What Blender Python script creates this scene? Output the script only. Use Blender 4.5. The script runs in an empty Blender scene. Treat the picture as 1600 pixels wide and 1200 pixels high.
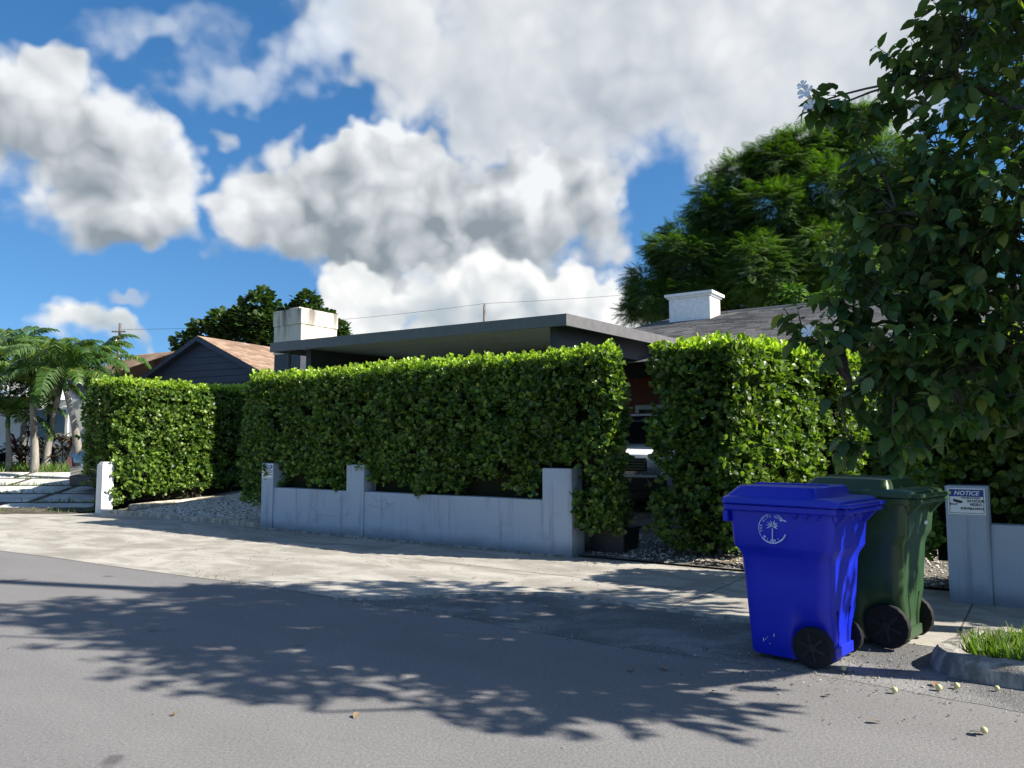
import bpy, bmesh, math, random
import numpy as np
from mathutils import Vector, Matrix, Euler
R = math.radians
scene = bpy.context.scene
COL = scene.collection

# ------------------------------------------------------------------ camera
FPX, CW, CH = 1202.0, 1600.0, 1200.0          # focal length in photo pixels
EYE, PITCH = 1.45, math.atan(99 / 1202.0)
cam_data = bpy.data.cameras.new('camera')
cam = bpy.data.objects.new('camera', cam_data)
COL.objects.link(cam)
cam.location = (0, 0, EYE)
cam.rotation_euler = (R(90) + PITCH, 0, 0)
cam_data.sensor_width = 36.0
cam_data.lens = 36.0 * FPX / CW
cam_data.clip_start = 0.05
cam_data.clip_end = 3000
scene.camera = cam

def ray(px, py):
    x, z = (px - CW / 2) / FPX, (CH / 2 - py) / FPX
    c, s = math.cos(PITCH), math.sin(PITCH)
    return Vector((x, c - s * z, s + c * z))
def UD(px, py, d):                                   # point seen at a photo pixel, d metres ahead
    r = ray(px, py); k = d / r.y
    return Vector((0, 0, EYE)) + r * k
def UG(px, py, z=0.0):                               # point seen at a photo pixel, at height z
    r = ray(px, py); k = (z - EYE) / r.z
    return Vector((0, 0, EYE)) + r * k

# ------------------------------------------------------------------ sun, sky, exposure
SUN_EL = R(37.5)
SUN_H = Vector((0.9716, -0.2368, 0)).normalized()
SUN = (SUN_H * math.cos(SUN_EL) + Vector((0, 0, math.sin(SUN_EL)))).normalized()
sun_data = bpy.data.lights.new('sun', 'SUN')
sun_data.energy = 5.0
sun_data.angle = R(0.53)
sun_data.color = (1.0, 0.94, 0.84)
sun = bpy.data.objects.new('sun', sun_data)
COL.objects.link(sun)
sun.rotation_euler = SUN.to_track_quat('Z', 'Y').to_euler()
sun.location = SUN * 40

vs = scene.view_settings
scene.display_settings.display_device = 'sRGB'
vs.view_transform = 'Standard'; vs.look = 'None'; vs.gamma = 1.0; vs.use_curve_mapping = False
vs.exposure = 1.15
scene.cycles.use_denoising = True
scene.cycles.denoising_input_passes = 'RGB_ALBEDO_NORMAL'
scene.cycles.max_bounces = 7
scene.cycles.diffuse_bounces = 3
scene.cycles.glossy_bounces = 2
scene.cycles.transmission_bounces = 4
scene.cycles.transparent_max_bounces = 6
scene.cycles.sample_clamp_indirect = 4.0
scene.render.film_transparent = False

class NT:
    """short hand for building node trees"""
    def __init__(self, tree):
        self.t = tree; self.n = tree.nodes; self.l = tree.links
    def new(self, kind, **kw):
        n = self.n.new(kind)
        for k, v in kw.items(): setattr(n, k, v)
        return n
    def put(self, sock, v):
        if isinstance(v, bpy.types.NodeSocket): self.l.new(v, sock)
        elif v is not None: sock.default_value = v
    def math(self, op, a, b=None, c=None, clamp=False):
        n = self.new('ShaderNodeMath', operation=op, use_clamp=clamp)
        self.put(n.inputs[0], a)
        if b is not None: self.put(n.inputs[1], b)
        if c is not None: self.put(n.inputs[2], c)
        return n.outputs[0]
    def vmath(self, op, a, b=None, scale=None):
        n = self.new('ShaderNodeVectorMath', operation=op)
        self.put(n.inputs[0], a)
        if b is not None: self.put(n.inputs[1], b)
        if scale is not None: self.put(n.inputs['Scale'], scale)
        return n.outputs['Value'] if op in ('DOT_PRODUCT', 'LENGTH') else n.outputs[0]
    def sep(self, v):
        n = self.new('ShaderNodeSeparateXYZ'); self.put(n.inputs[0], v); return n.outputs
    def comb(self, x, y, z):
        n = self.new('ShaderNodeCombineXYZ')
        for i, v in enumerate((x, y, z)): self.put(n.inputs[i], v)
        return n.outputs[0]
    def noise(self, vec, scale, detail=2.0, rough=0.5, distortion=0.0, lac=2.0):
        n = self.new('ShaderNodeTexNoise')
        if vec is not None: self.put(n.inputs['Vector'], vec)
        n.inputs['Scale'].default_value = scale; n.inputs['Detail'].default_value = detail
        n.inputs['Roughness'].default_value = rough; n.inputs['Distortion'].default_value = distortion
        n.inputs['Lacunarity'].default_value = lac
        return n.outputs['Fac']
    def ss(self, v, a, b, lo=0.0, hi=1.0):
        n = self.new('ShaderNodeMapRange', interpolation_type='SMOOTHSTEP')
        self.put(n.inputs['Value'], v)
        for k, x in zip(('From Min', 'From Max', 'To Min', 'To Max'), (a, b, lo, hi)): self.put(n.inputs[k], x)
        return n.outputs[0]
    def lin(self, v, a, b, lo=0.0, hi=1.0):
        n = self.new('ShaderNodeMapRange', interpolation_type='LINEAR')
        self.put(n.inputs['Value'], v)
        for k, x in zip(('From Min', 'From Max', 'To Min', 'To Max'), (a, b, lo, hi)): self.put(n.inputs[k], x)
        return n.outputs[0]
    def mix(self, f, a, b, blend='MIX'):
        n = self.new('ShaderNodeMix', data_type='RGBA', blend_type=blend)
        self.put(n.inputs[0], f); self.put(n.inputs[6], a); self.put(n.inputs[7], b)
        return n.outputs[2]
    def ramp(self, f, stops, interp='LINEAR'):
        n = self.new('ShaderNodeValToRGB'); self.put(n.inputs[0], f)
        n.color_ramp.interpolation = interp
        e = n.color_ramp.elements
        while len(e) < len(stops): e.new(0.5)
        for el, (p, c) in zip(e, stops):
            el.position = p; el.color = (*c, 1.0)
        return n.outputs[0]

world = bpy.data.worlds.new('World'); scene.world = world
world.use_nodes = True
def build_world():
    w = NT(world.node_tree); w.n.clear()
    tc = w.new('ShaderNodeTexCoord')
    D = w.vmath('NORMALIZE', tc.outputs['Generated'])
    sky = w.new('ShaderNodeTexSky', sky_type='NISHITA', sun_disc=False)
    sky.sun_elevation = SUN_EL
    sky.sun_rotation = math.atan2(SUN_H.x, SUN_H.y)
    sky.altitude = 0; sky.air_density = 1.0; sky.dust_density = 0.3; sky.ozone_density = 2.2
    dx, dy, dz = w.sep(D)
    lifted = w.vmath('NORMALIZE', w.comb(dx, dy, w.math('MULTIPLY_ADD', w.math('MAXIMUM', dz, 0.0), 0.86, 0.15)))
    w.put(sky.inputs['Vector'], lifted)
    hs = w.new('ShaderNodeHueSaturation'); w.put(hs.inputs['Color'], sky.outputs[0])
    hs.inputs['Saturation'].default_value = 1.3; hs.inputs['Value'].default_value = 0.97
    x, y, z = w.sep(D)
    az = w.math('ARCTAN2', x, y)
    el = w.math('ARCSINE', z)
    AE = w.comb(az, el, 0.0)
    # a warp so that no outline stays an ellipse
    def warp(scale, amt, off):
        n = w.new('ShaderNodeTexNoise'); w.put(n.inputs['Vector'], w.vmath('ADD', D, off))
        n.inputs['Scale'].default_value = scale; n.inputs['Detail'].default_value = 3.0; n.inputs['Roughness'].default_value = 0.62
        return w.vmath('SCALE', w.vmath('SUBTRACT', n.outputs['Color'], (0.5, 0.5, 0.5)), scale=amt)
    AEw = w.vmath('ADD', AE, warp(9.0, 0.17, (3, 1, 0)))
    def ang(px, py):
        r = ray(px, py).normalized()
        return math.atan2(r.x, r.y), math.asin(r.z)
    def blobs(lst, vec):
        tot = None
        for (px, py, rx, ry, rot, wt) in lst:
            a, e = ang(px, py); rx, ry = rx / FPX, ry / FPX
            if abs(rot) < 9:
                n = w.new('ShaderNodeVectorMath', operation='MULTIPLY_ADD'); w.put(n.inputs[0], vec)
                n.inputs[1].default_value = (1 / rx, 1 / ry, 0); n.inputs[2].default_value = (-a / rx, -e / ry, 0)
                q = n.outputs[0]
            else:
                c, sn = math.cos(R(rot)), math.sin(R(rot))
                u = w.math('SUBTRACT', w.vmath('DOT_PRODUCT', vec, (c / rx, sn / rx, 0)), (c * a + sn * e) / rx)
                v = w.math('SUBTRACT', w.vmath('DOT_PRODUCT', vec, (-sn / ry, c / ry, 0)), (-sn * a + c * e) / ry)
                q = w.comb(u, v, 0.0)
            f = w.math('MAXIMUM', w.math('SUBTRACT', 1.0, w.vmath('LENGTH', q)), 0.0)
            tot = w.math('MULTIPLY', f, wt) if tot is None else w.math('MULTIPLY_ADD', f, wt, tot)
        return tot
    # fractal billows and how much they face the sun, shared by all the layers
    P = w.vmath('ADD', D, (5, 3, 9))
    def puff(vec, scale, det):
        v = w.new('ShaderNodeTexVoronoi', feature='F1'); w.put(v.inputs['Vector'], vec)
        v.inputs['Scale'].default_value = scale; v.inputs['Detail'].default_value = det; v.inputs['Roughness'].default_value = 0.55
        v.inputs['Lacunarity'].default_value = 2.3
        return w.math('SUBTRACT', 0.5, v.outputs['Distance'])
    wn = w.new('ShaderNodeTexNoise'); w.put(wn.inputs['Vector'], P); wn.inputs['Scale'].default_value = 13.0; wn.inputs['Detail'].default_value = 2.0
    Pw = w.vmath('ADD', P, w.vmath('SCALE', w.vmath('SUBTRACT', wn.outputs['Color'], (.5, .5, .5)), scale=0.05))
    VA = puff(Pw, 9.0, 2.0)
    VB = puff(w.vmath('ADD', Pw, (0.016, 0.0, 0.024)), 9.0, 1.0)
    NA = w.math('SUBTRACT', w.noise(P, 9.0, 6.0, 0.60, 0.2), 0.5)
    ND = w.math('SUBTRACT', VA, VB)
    NC = w.math('MULTIPLY_ADD', VA, 0.42, w.math('MULTIPLY', NA, 0.72))
    col = hs.outputs['Color']
    def layer(col, shapes, amp, lo, hi, shade_lo, shade_hi, lights, darks, top, base, gain=2.2, amax=1.0, sign=1.0):
        dens = w.math('ADD', blobs(shapes, AEw), w.math('MULTIPLY', NC, amp * sign))
        dk = w.math('MULTIPLY', blobs(darks, AEw), 0.72) if darks else None
        alpha = w.ss(dens, lo, w.math('MULTIPLY_ADD', dk, 0.75, hi) if darks else hi, 0.0, amax)   # shaded bases fray out softly
        sh = w.math('MULTIPLY_ADD', ND, gain, 0.5)
        thick = w.ss(dens, lo, hi + 0.55, 0.14, -0.12)       # edges catch light, thick middles are greyer
        sh = w.math('ADD', sh, thick)
        if lights: sh = w.math('ADD', sh, blobs(lights, AEw))
        if darks: sh = w.math('SUBTRACT', sh, dk)
        sh = w.lin(sh, shade_lo, shade_hi)
        c = w.mix(sh, (*base, 1), (*top, 1))
        return w.mix(alpha, col, c)
    K = 0.82 / 0.08                                    # cloud radiances, written for the strength 0.08
    def rad(r, g, b): return (r * K, g * K, b * K)
    W1, G1 = rad(.50, .515, .53), rad(.155, .182, .208)
    W2, G2 = rad(.44, .465, .51), rad(.25, .29, .345)
    # scattered cloud all round the sky; the part described below replaces it where it is known
    gen = w.noise(w.vmath('ADD', D, (4.2, 0.7, 1.3)), 3.2, 3.0, 0.55, 0.3)
    ga = w.math('MULTIPLY', w.math('MULTIPLY', w.ss(gen, 0.50, 0.68), 0.9), w.ss(el, 0.0, 0.12))
    around = w.mix(ga, col, w.mix(w.ss(gen, .58, .78), (*W1, 1), (*W2, 1)))
    # high soft sheet, top middle to right
    col = layer(col, [(820, 40, 420, 190, 0, 1.5), (1100, 115, 420, 180, -5, 1.45), (760, 190, 300, 110, -25, 1.1), (1330, 60, 260, 260, 0, 1.2),
                      (890, 260, 130, 60, -50, .65), (560, 60, 130, 130, 0, .7), (1240, 200, 180, 60, 10, .6), (880, -120, 700, 120, 0, 1.3)],
                1.05, 0.15, 0.90, -0.15, 1.0,
                [(1180, 60, 210, 120, 20, .55), (820, 90, 280, 90, 0, .40), (620, 40, 140, 80, 0, .3), (1040, 230, 140, 60, 0, .2), (760, 230, 130, 60, 0, .25)],
                [(950, 165, 380, 80, 5, .50), (880, 40, 120, 60, 0, .15)], rad(.50, .51, .52), rad(.265, .295, .33), gain=.7, amax=.97)
    # thin streaks, upper left
    col = layer(col, [(430, 120, 210, 60, 32, 1.0), (330, 150, 150, 45, 10, .9), (210, 60, 200, 60, 12, .9), (270, 30, 220, 55, 0, .7), (520, 60, 110, 80, 40, 1.0),
                      (330, 95, 60, 30, 0, .4)],
                1.5, 0.15, 1.1, 0.1, 0.95, [(500, 70, 120, 60, 40, .4), (240, 70, 100, 40, 10, .2)], None, rad(.45, .48, .53), rad(.24, .30, .39), gain=.7, amax=.85)
    # left cumulus
    col = layer(col, [(80, 165, 150, 110, 20, 1.6), (20, 200, 110, 60, 0, 1.0), (170, 290, 190, 110, -8, 1.7), (255, 255, 110, 75, 15, 1.1), (190, 340, 110, 60, -12, 1.1),
                      (90, 100, 50, 40, 0, .8), (330, 245, 40, 40, 0, .5)],
                1.75, 0.22, 0.98, -.55, 0.86,
                [(265, 255, 90, 70, 0, .50), (70, 150, 120, 90, 0, .40), (200, 300, 120, 60, 0, .25)],
                [(150, 365, 190, 70, -8, .75), (60, 260, 120, 40, 0, .3), (190, 225, 80, 30, 0, .25)], W1, G1, gain=1.5)
    # middle cumulus with the grey base
    col = layer(col, [(600, 230, 130, 90, 20, 1.5), (520, 290, 220, 120, 5, 1.7), (640, 330, 320, 120, 0, 1.9), (420, 345, 150, 80, 0, 1.5), (830, 350, 190, 120, 0, 1.7),
                      (700, 270, 130, 100, 0, .9), (880, 310, 110, 70, 40, 1.0), (560, 400, 330, 60, 3, 1.3), (800, 290, 70, 55, 0, .9), (930, 385, 60, 60, 0, .6), (680, 450, 330, 90, 0, 1.0)],
                1.75, 0.26, 0.98, -0.62, 0.86,
                [(590, 195, 110, 50, 15, .60), (640, 260, 110, 80, 0, .45), (450, 265, 110, 60, 35, .45), (800, 290, 80, 45, 25, .8), (350, 310, 70, 50, 0, .35), (930, 300, 70, 70, 0, .3), (700, 310, 60, 50, 0, .35)],
                [(620, 390, 380, 70, 2, .80), (540, 240, 90, 50, 0, .30), (620, 310, 100, 45, 0, .42), (830, 370, 170, 75, 0, .42), (460, 420, 170, 50, -8, .5)], W1, G1, gain=1.5)
    # bright heads low behind the roofs
    col = layer(col, [(590, 450, 90, 80, 0, 1.6), (730, 460, 260, 75, 0, 1.8), (920, 450, 120, 80, 0, 1.5), (860, 500, 260, 60, 0, 1.5), (140, 520, 90, 50, 0, 1.5), (375, 485, 55, 45, 30, 1.2),
                      (240, 540, 80, 40, 0, 1.1), (560, 530, 120, 50, 0, 1.0), (1020, 370, 70, 70, 20, .45), (1060, 330, 60, 30, 0, .35), (750, 540, 400, 50, 0, 1.4)],
                1.6, 0.30, 0.92, -.30, 0.85,
                [(580, 440, 80, 70, 0, .7), (860, 440, 280, 40, 8, .6), (950, 430, 70, 50, 0, .5), (740, 430, 160, 30, 10, .3), (140, 510, 60, 30, 0, .3)],
                [(700, 500, 130, 60, 0, .25), (250, 545, 80, 40, 0, .6)], rad(.55, .555, .55), rad(.27, .31, .34), gain=1.2)
    col = layer(col, [(225, 484, 50, 19, 0, 1.2)], .9, 0.3, 0.8, 0.2, .9, None, None, rad(.30, .34, .41), rad(.24, .29, .37), amax=.7)
    known = w.math('MULTIPLY', w.ss(w.math('ABSOLUTE', az), 0.72, 0.98, 1.0, 0.0), w.math('MULTIPLY', w.ss(el, 0.62, 0.85, 1.0, 0.0), w.ss(el, -0.05, -0.02)))
    STRENGTH = 0.08
    bg1 = w.new('ShaderNodeBackground'); w.put(bg1.inputs[0], around); bg1.inputs[1].default_value = STRENGTH
    bg2 = w.new('ShaderNodeBackground'); w.put(bg2.inputs[0], col); bg2.inputs[1].default_value = STRENGTH
    ms = w.new('ShaderNodeMixShader'); w.put(ms.inputs[0], known)
    w.l.new(bg1.outputs[0], ms.inputs[1]); w.l.new(bg2.outputs[0], ms.inputs[2])
    out = w.new('ShaderNodeOutputWorld'); w.l.new(ms.outputs[0], out.inputs[0])
    world.cycles.sampling_method = 'MANUAL'; world.cycles.sample_map_resolution = 256
build_world()

# ------------------------------------------------------------------ helpers
rng = np.random.default_rng(11)
random.seed(7)
W0 = UG(895, 872); _w1 = UG(408, 826)
EX = (W0 - _w1).normalized(); EY = Vector((-EX.y, EX.x, 0))
YAW = math.atan2(EX.y, EX.x)                          # the street's direction
def P(a, t, z=0.0):                                   # a: metres along the street, t: metres in from the garden wall
    return Vector((W0.x + a * EX.x + t * EY.x, W0.y + a * EX.y + t * EY.y, z))
def L(p):
    d = Vector((p[0] - W0.x, p[1] - W0.y, 0)); return d.dot(EX), d.dot(EY)
def lot_z(y): return max(0.0, min((y - 17.2) * 0.15, 0.74))   # the neighbour's rising lot, by distance
def yard_z(t): return 0.0 if t <= 0 else min(0.1 * t, 0.45)

class MB:
    def __init__(self): self.v = []; self.f = []
    def add(self, vs, fs):
        o = len(self.v); self.v += [tuple(p) for p in vs]; self.f += [tuple(i + o for i in f) for f in fs]; return self
    def box(self, lo, hi, m=None):
        (x0, y0, z0), (x1, y1, z1) = lo, hi
        vs = [(x0, y0, z0), (x1, y0, z0), (x1, y1, z0), (x0, y1, z0), (x0, y0, z1), (x1, y0, z1), (x1, y1, z1), (x0, y1, z1)]
        if m: vs = [m @ Vector(p) for p in vs]
        return self.add(vs, [(3, 2, 1, 0), (4, 5, 6, 7), (0, 1, 5, 4), (1, 2, 6, 5), (2, 3, 7, 6), (3, 0, 4, 7)])
    def prism(self, pts, z0, z1):
        n = len(pts)
        vs = [(p[0], p[1], z0) for p in pts] + [(p[0], p[1], z1) for p in pts]
        fs = [tuple(range(n))[::-1], tuple(range(n, 2 * n))] + [(i, (i + 1) % n, n + (i + 1) % n, n + i) for i in range(n)]
        return self.add(vs, fs)
    def loft(self, rings, cap=True):
        n = len(rings[0]); vs = [p for r in rings for p in r]; fs = []
        for k in range(len(rings) - 1):
            for i in range(n):
                j = (i + 1) % n
                fs.append((k * n + i, k * n + j, (k + 1) * n + j, (k + 1) * n + i))
        if cap: fs += [tuple(range(n))[::-1], tuple(range((len(rings) - 1) * n, len(rings) * n))]
        return self.add(vs, fs)
    def tube(self, pts, radii, seg=8, cap=True):
        pts = [Vector(p) for p in pts]
        if not hasattr(radii, '__len__'): radii = [radii] * len(pts)
        rings = []; ref = None
        for i, p in enumerate(pts):
            d = (pts[min(i + 1, len(pts) - 1)] - pts[max(i - 1, 0)]).normalized()
            if ref is None: ref = Vector((1, 0, 0)) if abs(d.x) < 0.8 else Vector((0, 1, 0))
            x = (ref - d * ref.dot(d)).normalized(); y = d.cross(x); ref = x
            rings.append([p + (x * math.cos(2 * math.pi * k / seg) + y * math.sin(2 * math.pi * k / seg)) * radii[i] for k in range(seg)])
        return self.loft(rings, cap)
    def lathe(self, prof, seg=24, axis='z', m=None):      # prof: (radius, height) pairs
        rings = []
        for r, h in prof:
            ring = []
            for k in range(seg):
                a = 2 * math.pi * k / seg; c, s = r * math.cos(a), r * math.sin(a)
                p = Vector((c, s, h)) if axis == 'z' else Vector((c, h, -s))
                ring.append(m @ p if m else p)
            rings.append(ring)
        return self.loft(rings)
    def mesh(self, name, smooth=False):
        me = bpy.data.meshes.new(name); me.from_pydata(self.v, [], self.f); me.update()
        if smooth:
            me.shade_smooth()
            if smooth != 2: me.set_sharp_from_angle(angle=R(38))
        return me
    def build(self, name, mat, parent=None, smooth=False, bevel=0.0):
        me = self.mesh(name, smooth)
        if bevel:
            bm = bmesh.new(); bm.from_mesh(me)
            es = [e for e in bm.edges if len(e.link_faces) == 2 and e.calc_face_angle(0) > R(30)]
            bmesh.ops.bevel(bm, geom=es, offset=bevel, segments=2, affect='EDGES', profile=0.6)
            bm.to_mesh(me); bm.free()
        return obj(name, me, mat, parent)

def obj(name, me, mat=None, parent=None):
    o = bpy.data.objects.new(name, me); COL.objects.link(o)
    if mat is not None and not me.materials: me.materials.append(mat)
    if parent is not None: o.parent = parent
    return o
def thing(name, label, cat, loc=(0, 0, 0), rz=0.0, group=None):
    o = bpy.data.objects.new(name, None); COL.objects.link(o)
    o.empty_display_size = 0.2
    o.location = loc; o.rotation_euler = (0, 0, rz)
    return tag(o, label, cat, group)
def tag(o, label=None, cat=None, group=None, kind=None):
    if label: o['label'] = label
    if cat: o['category'] = cat
    if group: o['group'] = group
    if kind: o['kind'] = kind
    return o
def inv(root):                                        # world to the local space of a root
    return (Matrix.Translation(root.location) @ root.rotation_euler.to_matrix().to_4x4()).inverted()
def rrect(x0, x1, y0, y1, r, z, n=5, sub=0):          # rounded rectangle ring, anticlockwise
    pts = []
    for cx, cy, a0 in ((x1 - r, y1 - r, 0), (x0 + r, y1 - r, 90), (x0 + r, y0 + r, 180), (x1 - r, y0 + r, 270)):
        arc = [(cx + r * math.cos(R(a0 + 90 * k / n)), cy + r * math.sin(R(a0 + 90 * k / n)), z) for k in range(n + 1)]
        if sub and pts:
            a, b = pts[-1], arc[0]
            pts += [(a[0] + (b[0] - a[0]) * k / (sub + 1), a[1] + (b[1] - a[1]) * k / (sub + 1), z) for k in range(1, sub + 1)]
        pts += arc
    if sub:
        a, b = pts[-1], pts[0]
        pts += [(a[0] + (b[0] - a[0]) * k / (sub + 1), a[1] + (b[1] - a[1]) * k / (sub + 1), z) for k in range(1, sub + 1)]
    return pts

# many copies of one small template as one mesh
def scatter_mesh(name, tv, tf, pos, ydir, nrm, scale, mat):
    tv = np.asarray(tv, float); pos = np.asarray(pos, float)
    N, K = len(pos), len(tv)
    y = ydir / (np.linalg.norm(ydir, axis=1, keepdims=True) + 1e-9)
    x = np.cross(y, nrm); x /= (np.linalg.norm(x, axis=1, keepdims=True) + 1e-9)
    z = np.cross(x, y)
    s = np.asarray(scale, float)
    if s.ndim == 1: s = np.repeat(s[:, None], 3, 1)
    V = pos[:, None, :] + (tv[None, :, 0, None] * (x * s[:, :1])[:, None, :] + tv[None, :, 1, None] * (y * s[:, 1:2])[:, None, :] + tv[None, :, 2, None] * (z * s[:, 2:3])[:, None, :])
    V = V.reshape(-1, 3)
    lens = np.array([len(f) for f in tf]); flat = np.concatenate([np.array(f) for f in tf])
    loops = (flat[None, :] + (np.arange(N) * K)[:, None]).ravel()
    ll = np.tile(lens, N); starts = np.concatenate(([0], np.cumsum(ll)[:-1]))
    me = bpy.data.meshes.new(name)
    me.vertices.add(len(V)); me.vertices.foreach_set('co', V.ravel().astype(np.float32))
    me.loops.add(len(loops)); me.loops.foreach_set('vertex_index', loops.astype(np.int32))
    me.polygons.add(len(ll)); me.polygons.foreach_set('loop_start', starts.astype(np.int32))
    me.polygons.foreach_set('use_smooth', np.ones(len(ll), dtype=bool))
    me.update(calc_edges=True)
    me.materials.append(mat)
    return me
def single_leaf_objects(name, tv, tf, pos, ydir, nrm, scale, mat, parent, idx):
    me = bpy.data.meshes.new(name); me.from_pydata([tuple(v) for v in tv], [], tf); me.shade_smooth(); me.materials.append(mat)
    mi = inv(parent)
    for i in idx:
        y = Vector(ydir[i]).normalized(); x = y.cross(Vector(nrm[i])).normalized(); z = x.cross(y)
        s = float(scale[i])
        m = Matrix(((x.x * s, y.x * s, z.x * s, pos[i][0]), (x.y * s, y.y * s, z.y * s, pos[i][1]), (x.z * s, y.z * s, z.z * s, pos[i][2]), (0, 0, 0, 1)))
        o = obj(name, me, None, parent); o.matrix_local = mi @ m
def in_view(pos, margin=0.0):
    c, s = math.cos(PITCH), math.sin(PITCH)
    x = pos[:, 0]; y = pos[:, 1]; z = pos[:, 2] - EYE
    yc = y * c + z * s; zc = -y * s + z * c
    return (yc > 0.3) & (np.abs(x / np.maximum(yc, .1)) < (CW / 2 / FPX) + margin) & (np.abs(zc / np.maximum(yc, .1)) < (CH / 2 / FPX) + margin), yc
def unit(v): return v / (np.linalg.norm(v, axis=-1, keepdims=True) + 1e-9)
def rand_dirs(n):
    return unit(rng.normal(size=(n, 3)))
def wobble(p, f, seed=0.0):                            # cheap smooth 3-D noise, about -1..1
    p = np.asarray(p) * f + seed
    return (np.sin(p[:, 0] * 1.7 + np.sin(p[:, 1] * 1.3 + seed)) + np.sin(p[:, 1] * 2.1 + np.sin(p[:, 2] * 1.9)) + np.sin(p[:, 2] * 1.6 + np.sin(p[:, 0] * 2.3))) / 3

# ------------------------------------------------------------------ materials
def new_mat(name):
    m = bpy.data.materials.new(name); m.use_nodes = True
    t = NT(m.node_tree); t.n.clear()
    out = t.new('ShaderNodeOutputMaterial')
    return m, t, out
def principled(t, out, color, rough=0.7, metal=0.0, spec=0.5, bump=None, bump_str=0.3, bump_dist=0.01, coat=0.0):
    b = t.new('ShaderNodeBsdfPrincipled')
    t.put(b.inputs['Base Color'], color if isinstance(color, bpy.types.NodeSocket) else (*color, 1))
    t.put(b.inputs['Roughness'], rough); b.inputs['Metallic'].default_value = metal
    b.inputs['Specular IOR Level'].default_value = spec
    if coat: b.inputs['Coat Weight'].default_value = coat; b.inputs['Coat Roughness'].default_value = 0.05
    if bump is not None:
        n = t.new('ShaderNodeBump'); n.inputs['Strength'].default_value = bump_str; n.inputs['Distance'].default_value = bump_dist
        t.put(n.inputs['Height'], bump); t.l.new(n.outputs[0], b.inputs['Normal'])
    t.l.new(b.outputs[0], out.inputs[0])
    return b
def geo_pos(t): return t.new('ShaderNodeNewGeometry').outputs['Position']
def obj_pos(t): return t.new('ShaderNodeTexCoord').outputs['Object']
def plain(name, color, rough=0.6, metal=0.0, spec=0.5, var=0.12, scale=9.0, coat=0.0, bump_str=0.15):
    m, t, out = new_mat(name)
    p = obj_pos(t)
    n = t.noise(p, scale, 4.0, 0.6)
    k = t.lin(n, 0.3, 0.7, 1.0 - var, 1.0 + var)
    c = t.mix(1.0, (*color, 1), t.comb(k, k, k), 'MULTIPLY')
    principled(t, out, c, t.lin(n, .3, .7, max(.02, rough - .06), min(1, rough + .06)), metal, spec, t.noise(p, scale * 12, 2.0), bump_str, 0.002, coat)
    return m
def leaf_mat(name, dark, mid, light, rough=0.38, trans=0.22, spec=0.45, yellow=None):
    m, t, out = new_mat(name)
    g = t.new('ShaderNodeNewGeometry'); oi = t.new('ShaderNodeObjectInfo')
    r = t.math('FRACT', t.math('ADD', g.outputs['Random Per Island'], oi.outputs['Random']))
    stops = [(0.0, dark), (0.5, mid), (0.93, light)]
    if yellow: stops.append((0.985, yellow))
    c = t.ramp(r, stops)
    big = t.noise(g.outputs['Position'], 1.6, 3.0)
    k = t.lin(big, 0.3, 0.7, 0.78, 1.2)
    c = t.mix(1.0, c, t.comb(k, k, k), 'MULTIPLY')
    back = t.mix(g.outputs['Backfacing'], c, t.mix(0.35, c, (0.16, 0.20, 0.10, 1)))
    b = t.new('ShaderNodeBsdfPrincipled')
    t.put(b.inputs['Base Color'], back); b.inputs['Roughness'].default_value = rough; b.inputs['Specular IOR Level'].default_value = spec
    tr = t.new('ShaderNodeBsdfTranslucent')
    t.put(tr.inputs[0], t.mix(1.0, c, (1.5, 1.6, 0.5, 1), 'MULTIPLY'))
    ms = t.new('ShaderNodeMixShader'); ms.inputs[0].default_value = trans
    t.l.new(b.outputs[0], ms.inputs[1]); t.l.new(tr.outputs[0], ms.inputs[2]); t.l.new(ms.outputs[0], out.inputs[0])
    return m

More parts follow.
